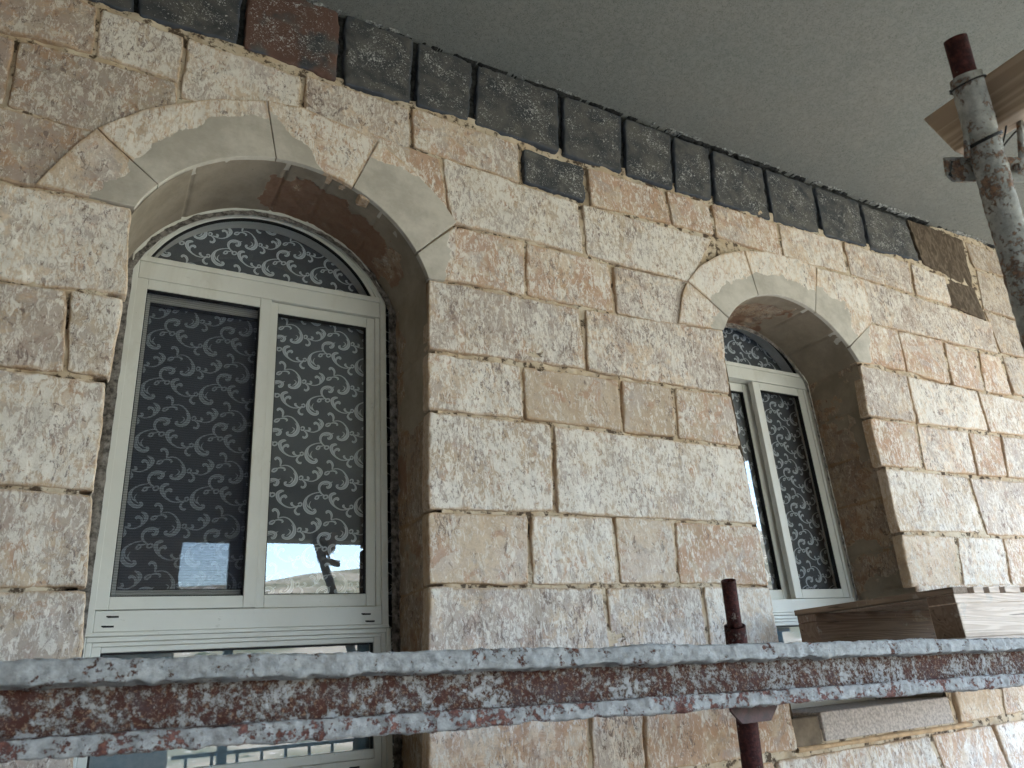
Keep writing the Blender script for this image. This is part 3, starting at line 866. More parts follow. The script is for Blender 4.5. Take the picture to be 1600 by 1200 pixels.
def window(ox, front_left, label):
    """ox: shift of the unit along the wall (wall units); front_left: which sash runs in the outer track"""
    FY = RV
    X = lambda x: (x + ox) * D
    Z = lambda z: z * D + E
    def bar(bm, x0, x1, z0, z1, y0, y1, bev=.0016, mat=0): box(bm, (X(x0), FY + y0, Z(z0)), (X(x1), FY + y1, Z(z1)), bev, mat)
    # outer frame is the part itself
    bm = bmesh.new()
    k = 0.0012
    for xa, xb in ((.012, .0225), (.4075, .418)):          # jambs, stepped
        bar(bm, xa, xb, .099, .6571, 0, .09)
    bar(bm, .0228, .0300, .128, .6178, .010, .09); bar(bm, .3998, .4072, .128, .6178, .010, .09)
    bar(bm, .0228, .4072, .6475, .6570, .0005, .09)        # transom, upper lip
    bar(bm, .0228, .4072, .6180, .6472, .003, .09)
    bar(bm, .0228, .4072, .1010, .1275, .003, .09)         # bottom rail
    bar(bm, .0120, .418, .0955, .1006, -.004, .09)
    # arched head: springs at the transom
    r1, cz = arc(.215, .203, .658, .793)
    t = math.asin(max(-1, min(1, (.6575 - cz) / r1)))
    arcband(bm, X(.215), Z(cz), (r1 - .0105) * D, r1 * D, t, math.pi - t, FY, FY + .09, bev=.002)
    rr = r1 - .0108
    t = math.asin((.6575 - cz) / rr)
    arcband(bm, X(.215), Z(cz), (rr - .0045) * D, rr * D, t, math.pi - t, FY + .006, FY + .09, bev=.001)
    rr2 = rr - .0048
    t = math.asin((.6575 - cz) / rr2)
    arcband(bm, X(.215), Z(cz), (rr2 - .0060) * D, rr2 * D, t, math.pi - t, FY + .012, FY + .09, bev=.002)
    rg = rr2 - .0060
    # lower fixed unit
    for xa, xb, y in ((.0085, .0165, 0), (.0168, .0235, .007), (.0238, .0345, .012)):
        bar(bm, xa, xb, -.100, .0950 - (xa - .0085) * .75, y, .09)
        bar(bm, .4305 - xb, .4305 - xa, -.100, .0950 - (xa - .0085) * .75, y, .09)
    bar(bm, .0167, .4138, .0888, .0951, .0003, .09); bar(bm, .0237, .4068, .0832, .0885, .0073, .09); bar(bm, .0347, .3958, .0760, .0829, .0123, .09)
    bar(bm, .0347, .3958, -.100, -.0800, .0003, .09); bar(bm, .0347, .3958, -.0797, -.068, .0123, .09)
    # drain slots
    for x, z, y in ((.0375, .1185, .0022), (.033, .1065, .0022), (.377, .1150, .0022), (.383, .1045, .0022), (.36, -.090, -.0005)):
        bar(bm, x, x + .013, z, z + .0024, y, y + .01, 0, 1)
        bar(bm, x - .0015, x + .004, z + .0009, z + .0026, y, y + .01, 0, 1)
    fr = bm_obj('window', bm, [ALU, DARK], house)
    fr['label'] = label
    def sash(xa, xb, za, zb, y, st, sb, nm='sash', lab=None, wr=None, gy=.014):
        """rails and stiles; returns glass rectangle"""
        wr = st if wr is None else wr
        bm = bmesh.new()
        bar(bm, xa, xa + st, za, zb, y, y + .030); bar(bm, xb - wr, xb, za, zb, y, y + .030)
        bar(bm, xa + st + .0001, xb - wr - .0001, zb - sb, zb, y + .0008, y + .030)
        bar(bm, xa + st + .0001, xb - wr - .0001, za, za + sb, y + .0008, y + .030)
        g = (xa + st, xb - wr, za + sb, zb - sb)
        q = .0013
        for bx in ((g[0], g[0] + q, g[2], g[3]), (g[1] - q, g[1], g[2], g[3]), (g[0] + q, g[1] - q, g[2], g[2] + q), (g[0] + q, g[1] - q, g[3] - q, g[3])):
            bar(bm, *bx, y + .004, y + .028, 0, 1)
        o = bm_obj(nm, bm, [ALU, DARK], fr)
        if lab: o['label'] = lab
        bm = bmesh.new()
        box(bm, (X(g[0] + .0003), FY + y + gy, Z(g[2] + .0003)), (X(g[1] - .0003), FY + y + gy + .005, Z(g[3] - .0003)))
        return g, bm
    if front_left:
        g, bm = sash(.0195, .2215, .1285, .6170, .0005, .0175, .0165, 'screen_sash', 'front sash on the left carrying dark insect mesh')
        bm.free()
        bm = bmesh.new()
        box(bm, (X(g[0] + .0013), FY + .012, Z(g[2] + .0013)), (X(g[1] - .0013), FY + .0125, Z(g[3] - .0013)))
        bm_obj('insect_screen', bm, SCREEN, fr)
        g, bm = sash(.030, .226, .130, .6165, .052, .014, .026)
        bm_obj('glass_pane', bm, GLASS, fr)
        g, bm = sash(.2218, .3995, .1285, .6172, .018, .012, .0185, wr=.0145)
        bm_obj('glass_pane', bm, GLASS, fr)
    else:
        g, bm = sash(.030, .238, .129, .6165, .055, .022, .020, wr=.022)
        bm_obj('glass_pane', bm, GLASS, fr)
        g, bm = sash(.226, .394, .1285, .6165, .003, .0215, .0185, wr=.019)
        bm_obj('glass_pane', bm, GLASS, fr)
        bm = bmesh.new()
        bar(bm, .3945, .3993, .129, .616, .03, .05, 0)
        bm_obj('track_gap', bm, DARK, fr)
    # arched light
    bm = bmesh.new()
    for yy in (FY + .030, FY + .035):
        t = math.asin((.6572 - cz) / rg)
        vs = [bm.verts.new((X(.215) + rg * D * math.cos(t + (math.pi - 2 * t) * k / 40), yy, Z(cz) + rg * D * math.sin(t + (math.pi - 2 * t) * k / 40))) for k in range(41)]
        bm.faces.new(vs if yy > FY + .032 else list(reversed(vs)))
    bm_obj('glass_pane', bm, GLASS, fr)['label'] = 'half-moon pane above the transom'
    bm = bmesh.new()
    arcband(bm, X(.215), Z(cz), (rg - .0025) * D, (rg - .00005) * D, t, math.pi - t, FY + .016, FY + .03)
    bar(bm, .035, .395, .6572, .6592, .016, .03, 0)
    bm_obj('gasket', bm, DARK, fr)
    bm = bmesh.new()
    box(bm, (X(.0347), FY + .03, Z(-.068)), (X(.3957), FY + .035, Z(.0758)))
    bm_obj('glass_pane', bm, GLASS, fr)['label'] = 'wide fixed lower pane'
    bm = bmesh.new()
    bar(bm, .0347, .3957, .0735, .0759, .018, .03, 0); bar(bm, .0347, .0372, -.068, .0735, .018, .03, 0); bar(bm, .3932, .3957, -.068, .0735, .018, .03, 0)
    bm_obj('gasket', bm, DARK, fr)
    return fr

win1 = window(0.0, True, 'wider looking cream aluminium window under the first arch, its left half behind dark insect mesh')
win2 = window(1.082, False, 'cream aluminium window under the second arch, seen at a slant between its deep reveals')

# ------------------------------------------------------------------ patterned curtains
K = 0.190
def tile_strokes():
    o = np.array([160., 420.]); ex = np.array([460., 62.]); ey = np.array([-22., 468.])
    Minv = np.linalg.inv(np.stack([ex, ey], 1))
    def T(ps): return [tuple(Minv @ (np.array(p, float) - o)) for p in ps]
    S = []
    def st(ps, ws): S.append((T(ps), ws))
    # (points, half widths in px)
    st([(262,668),(310,660),(355,683),(386,725),(402,768),(398,815),(372,848),(335,858),(302,842),(300,822),(318,818)], [2.5,3,3.5,5,8,11,11,8,8,7,3])
    st([(372,738),(392,770),(385,812),(350,838)], [1,3,4,1]); st([(345,775),(368,790),(360,815),(330,832)], [1,3,4,1])
    st([(262,668),(272,628),(258,596),(236,584),(220,596),(228,608)], [3,7,8,8,7,3])
    st([(190,708),(212,716),(236,700),(240,684),(222,684),(204,690),(192,704)], [3,5,4,3,4,5,3])
    st([(240,684),(270,680),(298,690),(306,706),(292,712)], [3,4,6,5,2])
    st([(442,572),(395,592),(345,584),(300,552),(268,508),(256,462),(268,436),(300,426),(314,434)], [3,3,3.5,5,9,10,10,8,4])
    st([(290,528),(285,500),(300,478),(326,474),(334,488),(322,496)], [3,5,7,9,7,3]); st([(276,450),(272,480),(290,515)], [1,3,1])
    st([(442,572),(425,590),(398,578),(378,562),(374,548),(388,544)], [3,4,4,7,7,3])
    st([(432,562),(450,548),(466,560),(460,580),(440,584),(430,572)], [4,4,4,4,4,4])
    st([(430,586),(408,604),(402,628),(420,652),(440,656),(442,644)], [3,5,7,7,6,3])
    st([(632,468),(580,472),(530,490),(495,524),(483,565),(492,612),(525,646),(562,658),(584,642),(578,622),(562,624)], [2.5,3,4,6,9,11,11,9,9,7,3])
    st([(520,505),(500,545),(512,590),(545,618)], [1,3,4,1]); st([(545,545),(525,575),(535,605),(560,630)], [1,3,4,1])
    st([(580,528),(592,500),(612,498),(618,516),(600,532),(582,526)], [4,4,5,4,4,4]); st([(612,500),(640,500),(664,492)], [4,3,2])
    st([(664,530),(656,510),(676,496),(698,504),(698,524),(676,534),(664,528)], [4,5,4,5,4,4,4])
    st([(662,500),(634,474),(620,440),(626,404),(650,382),(684,374),(716,384),(728,402),(718,428),(694,432),(692,416)], [3,5,7,8,9,8,8,10,9,7,3])
    st([(700,378),(726,388),(748,378)], [4,4,1]); st([(660,402),(690,394),(708,410)], [2,3,1])
    st([(444,322),(458,304),(478,314),(474,336),(454,344),(444,330)], [4,4,5,4,4,4])
    st([(470,344),(496,366),(502,396),(484,416),(462,412),(464,398)], [3,5,7,7,6,3])
    st([(482,340),(505,350),(530,340),(526,322),(512,320)], [3,5,7,6,3])
    st([(508,352),(555,366),(604,350),(636,316),(650,280),(632,248),(604,232)], [2.5,3,4,7,10,8,3])
    st([(604,348),(618,312),(608,284),(584,268),(568,276),(576,290)], [2,6,7,8,7,3]); st([(634,310),(628,282),(614,262)], [1,3,1])
    return S
TS = tile_strokes()
def curtain(x0, x1, z0, z1, y, px_anchor, label):
    buf = Buf()
    # cloth: gently waved
    nx, nz = 90, 120
    xx, zz = np.meshgrid(np.linspace(x0, x1, nx), np.linspace(z0, z1, nz))
    xx, zz = xx.ravel(), zz.ravel()
    def wav(x, z): return 0.004 * np.sin(x * 14 + 0.7) + 0.003 * np.sin(x * 31 + z * 1.5)
    buf.add(np.stack([xx, y + wav(xx, zz), zz], 1), gridq(nx, nz), mat=0)
    buf.add(np.stack([xx, y + 0.0012 + wav(xx, zz), zz], 1), gridq(nx, nz), mat=0)
    ax, az = px_anchor
    for i in range(-8, 12):
        for j in range(-12, 16):
            for pts, ws in TS:
                p = np.array(pts)
                x, z = ax + (p[:, 0] + i) * K, az - (p[:, 1] + j) * K
                if x.min() < x0 + .005 or x.max() > x1 - .005 or z.min() < z0 + .005 or z.max() > z1 - .005: continue
                n = len(x)
                t = np.linspace(0, n - 1, (n - 1) * 3 + 1)
                # Catmull-Rom via two smoothing passes of the linear path
                X, Z, Wd = np.interp(t, range(n), x), np.interp(t, range(n), z), np.interp(t, range(n), ws) / 460 * K * 1.42
                for _ in range(2):
                    X[1:-1] = (X[:-2] + 2 * X[1:-1] + X[2:]) / 4; Z[1:-1] = (Z[:-2] + 2 * Z[1:-1] + Z[2:]) / 4
                dx, dz = np.gradient(X), np.gradient(Z)
                l = np.hypot(dx, dz) + 1e-9
                nxx, nzz = -dz / l * Wd, dx / l * Wd
                m = len(X)
                cols = [np.stack([X + nxx * s, y - 0.0012 + wav(X, Z), Z + nzz * s], 1) for s in (-1, -.25, .25, 1)]
                A = np.zeros((4 * m, 4)); A[:m, 0] = A[3 * m:, 0] = 1
                buf.add(np.concatenate(cols), gridq(m, 4), A, mat=1)
    o = buf.build('curtain', [CLOTH, MOTIF])
    return tag(o, label, 'curtain', 'patterned curtains behind the windows')
CLOTH = mat_plain('slate_cloth', (0.105, 0.120, 0.135), 0.9, 0.15, nscale=6, var=.12)
mm = NM('woven_motif', 0.8, 0.2)
e_ = mm.attr('data')[0]
mm.col(mm.mix(mm.rng(e_, 0.1, 0.8), (0.58, 0.63, 0.65), (0.84, 0.88, 0.89)))
MOTIF = mm.m
CY = RV + 0.096
cp = wp(400 + 160 / 6, 470 + 420 / 6, CY)
curtain(-0.06, 1.06, -0.10 * D + E, 0.83 * D + E, CY, (cp[0], cp[2]), 'dark slate curtain with pale scroll pattern behind the first window')
cp = wp(1205, 640, CY)
curtain(1.075 * D - .05, 1.075 * D + 1.30, -0.10 * D + E, 0.83 * D + E, CY, (cp[0], cp[2]), 'dark slate curtain with pale scroll pattern behind the second window')
# slate panel behind each lower pane
for ox, lab in ((0.0, 'slate blue backing panel low behind the first window'), (1.082, 'slate blue backing panel low behind the second window')):
    bm = bmesh.new()
    box(bm, (ox * D + .03, RV + .06, -.105 * D + E), ((ox + .43) * D - .03, RV + .066, .092 * D + E), .001)
    o = bm_obj('backing_panel', bm, mat_plain('slate_panel', (0.13, 0.20, 0.23), 0.6, .3, nscale=3, var=.1))
    tag(o, lab, 'panel', 'backing panels behind the lower panes')

# ------------------------------------------------------------------ room shell behind the wall
ROOM = mat_plain('room_wall', (0.35, 0.33, 0.30), .9, .2)
bm = bmesh.new()
ZT = 1.138 * D + E
for lo_, hi_ in (((XL, 3.2, 0), (XR, 3.4, ZT)), ((XL, .4, 0), (XL + .2, 3.2, ZT)), ((XR - .2, .4, 0), (XR, 3.2, ZT))):
    box(bm, lo_, hi_)
bm_obj('room_walls', bm, ROOM, house)
bm = bmesh.new()      # core of the front wall round the openings
for xa, xb, za, zb in ((XL, -.04, 0, ZT), (X1A * D + .04, X0B * D - .04, 0, ZT), (X1B * D + .04, XR, 0, ZT), (-.04, X1A * D + .04, 0, ZSIL * D + E - .01), (X0B * D - .04, X1B * D + .04, 0, ZSIL * D + E - .01),
                       (-.04, X1A * D + .04, .80 * D + E, ZT), (X0B * D - .04, X1B * D + .04, .80 * D + E, ZT)):
    box(bm, (xa, .05, za), (xb, RV + .10, zb))
bm_obj('wall_core', bm, ROOM, house)

# ------------------------------------------------------------------ soffit slab, terrace, what faces the wall
bm = bmesh.new()
bmesh.ops.create_grid(bm, x_segments=1, y_segments=1, size=1)
bm.clear()
box(bm, (XL - .3, -6.6, ZT), (XR + .15, 3.5, ZT + .25))
o = bm_obj('ceiling', bm, SOFFIT)
tag(o, 'grey green textured plaster soffit sloping away above the wall', kind='structure')
CONC = mat_plain('pale_concrete', (0.42, 0.40, 0.36), .9, .2, nscale=8, var=.2, bump=.002)
bm = bmesh.new()
box(bm, (XL - .3, -6.6, -.2), (XR + .15, 0.05, 0))
tag(bm_obj('terrace_floor', bm, CONC), 'pale concrete terrace floor', kind='structure')
bm = bmesh.new()
box(bm, (XL - .3, -6.9, ZT - .72), (XR + .15, -6.601, ZT + .25), .01)
tag(bm_obj('edge_beam', bm, SOFFIT), 'plastered edge beam at the outer side of the terrace', 'beam')
# closed left end and rough pier towards the view
STONEW = mat_plain('rough_stone_pier', (0.30, 0.26, 0.22), .95, .2, nscale=14, var=.5, bump=.01)
bm = bmesh.new()
box(bm, (XL - .3, -6.6, 0), (XL, 0.0, ZT - .002))
tag(bm_obj('end_wall', bm, STONEW), 'rough brown end wall closing the left side of the terrace', 'wall')
pier = Buf()
nz = 60; zz = np.linspace(0, ZT - .73, nz)
P = np.stack([zz * 0, zz * 0, zz], 1)
xe = 1.02 + .10 * fbm(P, 2.2, 5, 3) + .03 * fbm(P, 9, 8)
rows = [np.stack([zz * 0 + XL, zz * 0 - 6.6, zz], 1), np.stack([xe - .02, zz * 0 - 6.56, zz], 1), np.stack([xe, zz * 0 - 6.75, zz], 1), np.stack([xe - .03, zz * 0 - 6.9, zz], 1), np.stack([zz * 0 + XL, zz * 0 - 6.9, zz], 1)]
pier.add(np.concatenate(rows), gridq(nz, 5))
tag(pier.build('pier', STONEW), 'broad rough stone pier at the terrace edge', 'pier')
STEEL = mat_plain('dark_steel', (0.05, 0.052, 0.055), .5, .4)
for i, xx in enumerate((1.62, 4.6, 7.0)):
    bm = bmesh.new()
    box(bm, (xx - .05, -6.85, 0), (xx + .05, -6.75, ZT - .722), .004)
    tag(bm_obj('terrace_post', bm, STEEL), 'slim dark steel post at the terrace edge, number %s from the pier' % ('one', 'two', 'three')[i], 'post', 'posts along the terrace edge')
rail = empty('railing', (1.1, -6.8, 0))
tag(rail, 'dark steel railing with upright bars along the terrace edge', 'railing')
bm = bmesh.new(); box(bm, (1.1, -6.82, 1.02), (XR, -6.78, 1.06), .004); bm_obj('top_rail', bm, STEEL, rail)
for k in range(28):
    bm = bmesh.new(); xx = 1.25 + k * .27
    box(bm, (xx - .015, -6.815, .08), (xx + .015, -6.785, 1.0185), .002); bm_obj('bar', bm, STEEL, rail)
bm = bmesh.new(); box(bm, (1.1, -6.82, .04), (XR, -6.78, .079), .004); bm_obj('bottom_rail', bm, STEEL, rail)

# land beyond
g = Buf()
nx, ny = 160, 120
xx, yy = np.meshgrid(np.linspace(-1, 1, nx), np.linspace(0, 1, ny))
X = xx * (60 + 2600 * yy ** 1.6); Y = -6.9 - 2400 * yy ** 2.2
X, Y = X.ravel(), Y.ravel()
P = np.stack([X, Y, 0 * X], 1)
dist = -Y
hz = -3.0 * sstep(dist, 6.9, 30) - 22 * sstep(dist, 60, 320)
hz = hz + sstep(dist, 420, 1300) * (185 + 0.09 * X + 45 * fbm(P, 0.0016, 3, 3)) + fbm(P, .02, 5, 3) * 3 * sstep(dist, 20, 80)
g.add(np.stack([X, Y, hz], 1), gridq(nx, ny))
m = NM('hill_land', .95, .1)
c = m.mix(m.rng(m.noise(.012, 5, .6), .4, .6), (0.42, 0.36, 0.27), (0.20, 0.19, 0.12))
c = m.mix(m.rng(m.noise(.05, 5, .7), .56, .64), c, (0.07, 0.085, 0.045))
c = m.mix(m.rng(m.noise(.09, 3, .7), .64, .68), c, (0.80, 0.76, 0.70))
m.col(c)
tag(g.build('ground', m.m), 'dry hillside with pale fields', kind='structure')
bm = bmesh.new()
bmesh.ops.create_grid(bm, x_segments=2, y_segments=2, size=5500)
for v in bm.verts: v.co.z = -30
tag(bm_obj('plain', bm, m.m), 'flat land around', kind='structure')

# ------------------------------------------------------------------ scaffold beam across the view
def pt(px, py, fwd):
    v = ray(px, py) / F_PX
    return Vector((v[0] * fwd, v[1] * fwd - D, v[2] * fwd + E))
H_B = 0.14
def beam_end(px, y0, y1):
    # forward distance at which the photographed height is H_B
    a, b = ray(px, y0) / F_PX, ray(px, y1) / F_PX
    fwd = H_B / (a[2] - b[2])
    return pt(px, y0, fwd), pt(px, y1, fwd)
tl, bl_ = beam_end(0, 1030, 1193)
tr, br = beam_end(1600, 995, 1070)
axis = ((tr + br) / 2 - (tl + bl_) / 2)
e0 = (tl + bl_) / 2 - axis * 0.5
e1 = (tr + br) / 2 + axis * 0.35
ax = (e1 - e0).normalized()
up = Vector((0, 0, 1)); outv = ax.cross(up).normalized()      # towards the viewer
if outv.y > 0: outv = -outv
up = outv.cross(ax).normalized()
if up.z < 0: up = -up
Lb = (e1 - e0).length
def beam():
    h = H_B
    # closed section: (towards viewer, up)
    key = [(-.045, .5 * h), (.001, .5 * h), (.0045, .47 * h), (.006, .38 * h), (.006, .25 * h), (.002, .235 * h), (-.042, .215 * h), (-.044, 0), (-.042, -.26 * h), (.001, -.27 * h),
           (.0045, -.29 * h), (.005, -.40 * h), (.005, -.48 * h), (.001, -.5 * h), (-.045, -.5 * h), (-.052, -.45 * h), (-.052, .45 * h), (-.045, .5 * h)]
    prof, zone = [], []
    for i in range(len(key) - 1):
        a, b = np.array(key[i]), np.array(key[i + 1])
        n = max(1, int(np.linalg.norm(b - a) / 0.0035))
        for k in range(n):
            prof.append(a + (b - a) * k / n)
            zone.append(1 if 6 <= i <= 8 else (0 if i < 6 else 2))
    prof = np.array(prof); M = len(prof)
    pn = np.roll(prof, -1, 0) - np.roll(prof, 1, 0)
    nn = np.stack([pn[:, 1] * -1, pn[:, 0]], 1); nn /= np.linalg.norm(nn, axis=1)[:, None] + 1e-9
    if (nn * (prof - prof.mean(0))).sum() < 0: nn = -nn
    st = 0.005; n = int(Lb / st)
    ss = np.linspace(0, Lb, n)
    zone = np.array(zone)
    V = np.zeros((n * M, 3)); A = np.zeros((n * M, 4))
    E0, AX, OV, UP = (np.array(v) for v in (e0, ax, outv, up))
    for i in range(M):
        P = np.stack([ss, np.full(n, prof[i, 0]), np.full(n, prof[i, 1])], 1)
        lump = fbm(P, 6, 61, 3) * .0060 + fbm(P, 50, 62, 4) * .0050 + fbm(P, 140, 66, 2) * .0018
        amp = 0.35 if zone[i] == 1 else 1.0
        under = 1.0 if abs(prof[i, 1] - .235 * h) < .012 and zone[i] == 0 else 0.0
        d = lump * amp + under * np.clip(fbm(P * np.array([1, 0, 0]), 30, 63, 3), -.3, 1) * .007
        q = prof[i][None, :] + nn[i][None, :] * d[:, None]
        if under: q[:, 1] -= np.clip(fbm(P * np.array([1, 0, 0]), 24, 64, 3), -.2, 1) * .006
        V[i * n:(i + 1) * n] = E0 + AX * ss[:, None] + OV * q[:, :1] + UP * q[:, 1:]
        A[i * n:(i + 1) * n, 0] = 1.0 if zone[i] == 1 else 0.0
    F = gridq(n, M)
    wrap = np.stack([np.arange(n - 1) + (M - 1) * n, np.arange(1, n) + (M - 1) * n, np.arange(1, n), np.arange(n - 1)], 1)
    F = np.concatenate([F, wrap])
    face_zone = zone[F[:, 0] // n]
    buf = Buf(); buf.add(V, F[face_zone != 1], A)
    top = [k for k in range(M)]
    root = empty('scaffold_beam', tuple(e0))
    for nm, sel, mt in (('upper_flange', face_zone == 0, CRUST), ('web', face_zone == 1, RUSTW), ('lower_flange', face_zone == 2, CRUST2)):
        idx, inv = np.unique(F[sel], return_inverse=True)
        b = Buf(); b.add(V[idx] - E0, inv.reshape(-1, 4), A[idx])
        b.build(nm, mt, root)
    return root
CRUST = mat_rust('cement_crust', (0.10, 0.045, 0.035), (0.42, 0.41, 0.40), 0.88, 90)
CRUST2 = mat_rust('cement_crust_low', (0.13, 0.06, 0.055), (0.42, 0.405, 0.395), 0.70, 80)
m = NM('rusty_web', .9, .2)
n1, n2, n3 = m.noise(80, 8, .82, .1), m.noise(14, 5, .65, .6), m.noise(150, 4, .7, .5)
c = m.mix(m.rng(m.noise(40, 5, .7), .42, .6), (0.080, 0.030, 0.022), (0.085, 0.052, 0.052))
c = m.mix(m.rng(n3, .55, .62, 0, .8), c, (0.34, 0.22, 0.15))
a = m.math('ADD', m.math('MULTIPLY', n1, .66), m.math('MULTIPLY', n2, .34))
f = m.rng(a, .50, .55)
c = m.mix(m.rng(a, .49, .52, 0, .6), c, (0.36, 0.27, 0.20))
c = m.mix(f, c, m.mix(n3, (0.33, 0.30, 0.29), (0.56, 0.54, 0.53)))
m.col(c)
m.bump(m.math('ADD', f, n1), .9, .0025)
RUSTW = m.m
tag(beam(), 'long rusty steel beam crusted with grey cement crossing in front of the windows', 'beam')

# ------------------------------------------------------------------ dark red standard with cup
REDP = mat_plain('dark_red_paint', (0.055, 0.017, 0.018), .6, .4, nscale=45, var=.45, bump=.001)
REDS = mat_rust('scuffed_red_paint', (0.050, 0.016, 0.016), (0.30, 0.24, 0.21), 0.18, 60)
post_f = 1.93
top = pt(1138, 907, post_f); midp = pt(1148, 978, post_f); low = pt(1176, 1198, post_f)
dirp = (low - midp).normalized()
base_p = midp + dirp * ((midp.z - 0.02) / -dirp.z)
post = empty('scaffold_standard', tuple(base_p))
tag(post, 'dark red steel standard rising behind the cement-crusted beam', 'scaffold pole')
bm = bmesh.new(); tube(bm, midp + dirp * .0, top, .0185, seg=24, hollow=.004, cap=True); bm_obj('inner_tube', bm, REDS, post, True)
bm = bmesh.new(); tube(bm, base_p, midp, .0270, seg=28, hollow=.004); bm_obj('outer_tube', bm, REDS, post, True)
cb = pt(1163, 1108, post_f - .03)
bm = bmesh.new()
pts = [(-.078, .012), (.078, .012), (.078, .0), (.048, -.030), (-.048, -.030), (-.078, 0.0)]
for yy in (0, .007):
    pass
f0 = [bm.verts.new((cb.x + a, cb.y - .029, cb.z + b)) for a, b in pts]
f1 = [bm.verts.new((cb.x + a, cb.y - .036, cb.z + b)) for a, b in pts]
bm.faces.new(f0); bm.faces.new(list(reversed(f1)))
for k in range(6): bm.faces.new((f0[k], f1[k], f1[(k + 1) % 6], f0[(k + 1) % 6]))
bmesh.ops.recalc_face_normals(bm, faces=bm.faces)
bm_obj('bracket_plate', bm, REDP, post)
bm = bmesh.new(); box(bm, (base_p.x - .08, base_p.y - .08, 0), (base_p.x + .08, base_p.y + .08, .02), .003); bm_obj('base_plate', bm, REDP, post)

# ------------------------------------------------------------------ pallet
PX_, = (1.065 * D,)
near = ray(1488, 918); far = ray(1240, 953)
yn = PX_ / (near[0] / near[1]); yf = PX_ / (far[0] / far[1])
zn = near[2] / near[1] * yn + E; zf = far[2] / far[1] * yf + E
PY0, PY1, PZ = yn - D, yf - D, (zn + zf) / 2
print('pallet', PX_, PY0, PY1, zn, zf)
W1 = mat_wood('pale_pine', (0.54, 0.41, 0.33), (0.74, 0.61, 0.52), 'X')
W2 = mat_wood('dark_pine', (0.17, 0.12, 0.085), (0.25, 0.18, 0.13), 'Y')  # darker pine, used on the first deck board only
W3 = mat_wood('shaded_end_grain', (0.16, 0.105, 0.075), (0.22, 0.155, 0.115), 'X', .5)  # bearer ends coloured darker to paint the shade on their left-facing side
W4 = mat_wood('shade_toned_board', (0.15, 0.09, 0.065), (0.23, 0.145, 0.105), 'X')  # inner bearer's brown is darkened to stand for shade under the deck
pal = empty('pallet', (PX_, PY0, PZ - .17))
tag(pal, 'wooden pallet of pale pine with open slatted top beside the second window', 'pallet')
PW = 1.0
tk = .020
xx = PX_
k = 0
while xx < PX_ + PW:
    wb = (.078, .055, .06, .09, .07, .1)[k % 6]
    bm = bmesh.new(); box(bm, (xx, PY0 + .001 * (k % 2), PZ - tk), (xx + wb, PY1, PZ), .0015)
    bm_obj('deck_board', bm, W2 if k == 0 else W1, pal)
    xx += wb + (.036, .03, .035, .04)[k % 4]
    k += 1
hb = .135
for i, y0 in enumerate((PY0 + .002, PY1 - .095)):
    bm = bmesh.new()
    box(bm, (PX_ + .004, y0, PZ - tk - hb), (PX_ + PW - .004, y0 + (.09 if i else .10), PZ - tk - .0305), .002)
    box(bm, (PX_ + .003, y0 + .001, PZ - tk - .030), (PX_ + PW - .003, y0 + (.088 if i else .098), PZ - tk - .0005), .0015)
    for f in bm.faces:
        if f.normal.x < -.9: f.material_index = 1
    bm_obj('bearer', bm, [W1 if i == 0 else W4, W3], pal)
for y0 in (PY0 + .003, PY1 - .10):
    bm = bmesh.new(); box(bm, (PX_ + .002, y0, PZ - tk - hb - .0205), (PX_ + PW, y0 + .09, PZ - tk - hb - .0005), .0015)
    bm_obj('bottom_board', bm, W1, pal)
DIRTY = mat_wood('dirty_plank', (0.24, 0.19, 0.15), (0.38, 0.32, 0.26), 'X')
for i in range(3):  # planks added out of sight to block light from below the pallet
    bm = bmesh.new()
    y0 = PY0 + .03 + i * .225
    box(bm, (PX_ - .06 + .03 * i, y0, PZ - tk - hb - .062), (PX_ + 2.0, y0 + .218, PZ - tk - hb - .0212), .002)
    tag(bm_obj('light_block_plank', bm, DIRTY), ('dirty plank added to block light under the near edge of the pallet', 'dirty plank added to block light under the middle of the pallet', 'dirty plank added to block light under the pallet side nearest the wall')[i], 'plank', 'planks added to block light under the pallet')
# ledger tubes that carry it, tied to the red standard
zl = PZ - tk - hb - .062 - .0245
GALV = mat_rust('old_galvanised', (0.10, 0.06, 0.05), (0.36, 0.36, 0.36), 0.8, 60)
for i, yv in enumerate((PY0 + .09, PY1 - .09)):
    bm = bmesh.new(); tube(bm, (PX_ - .20, yv, zl), (PX_ + 2.2, yv, zl), .024, seg=20, hollow=.004)
    tag(bm_obj('ledger_tube', bm, GALV, None, True), ('grey ledger tube under the front edge of the pallet', 'grey ledger tube under the pallet edge nearest the wall')[i], 'scaffold tube', 'ledger tubes under the pallet')

# ------------------------------------------------------------------ cement-coated pole with bracket, timber and wires
PF = 1.36
pA, pB = pt(1497, 55, PF), pt(1509, 120, PF * 1.0)
pC = pt(1566, 325, PF * 0.985)
dr = (pC - pB).normalized()
pE = pB + dr * ((pB.z - .02) / -dr.z)
pole = empty('scaffold_pole', tuple(pE))
tag(pole, 'cement-spattered scaffold pole with dark red top at the upper right', 'scaffold pole')
COAT = mat_rust('spattered_coat', (0.20, 0.13, 0.10), (0.50, 0.48, 0.43), 0.70, 90)
bm = bmesh.new(); tube(bm, pB + dr * .02, pB - dr * .072, .0190, seg=28, hollow=.003); bm_obj('inner_tube', bm, REDS, pole, True)
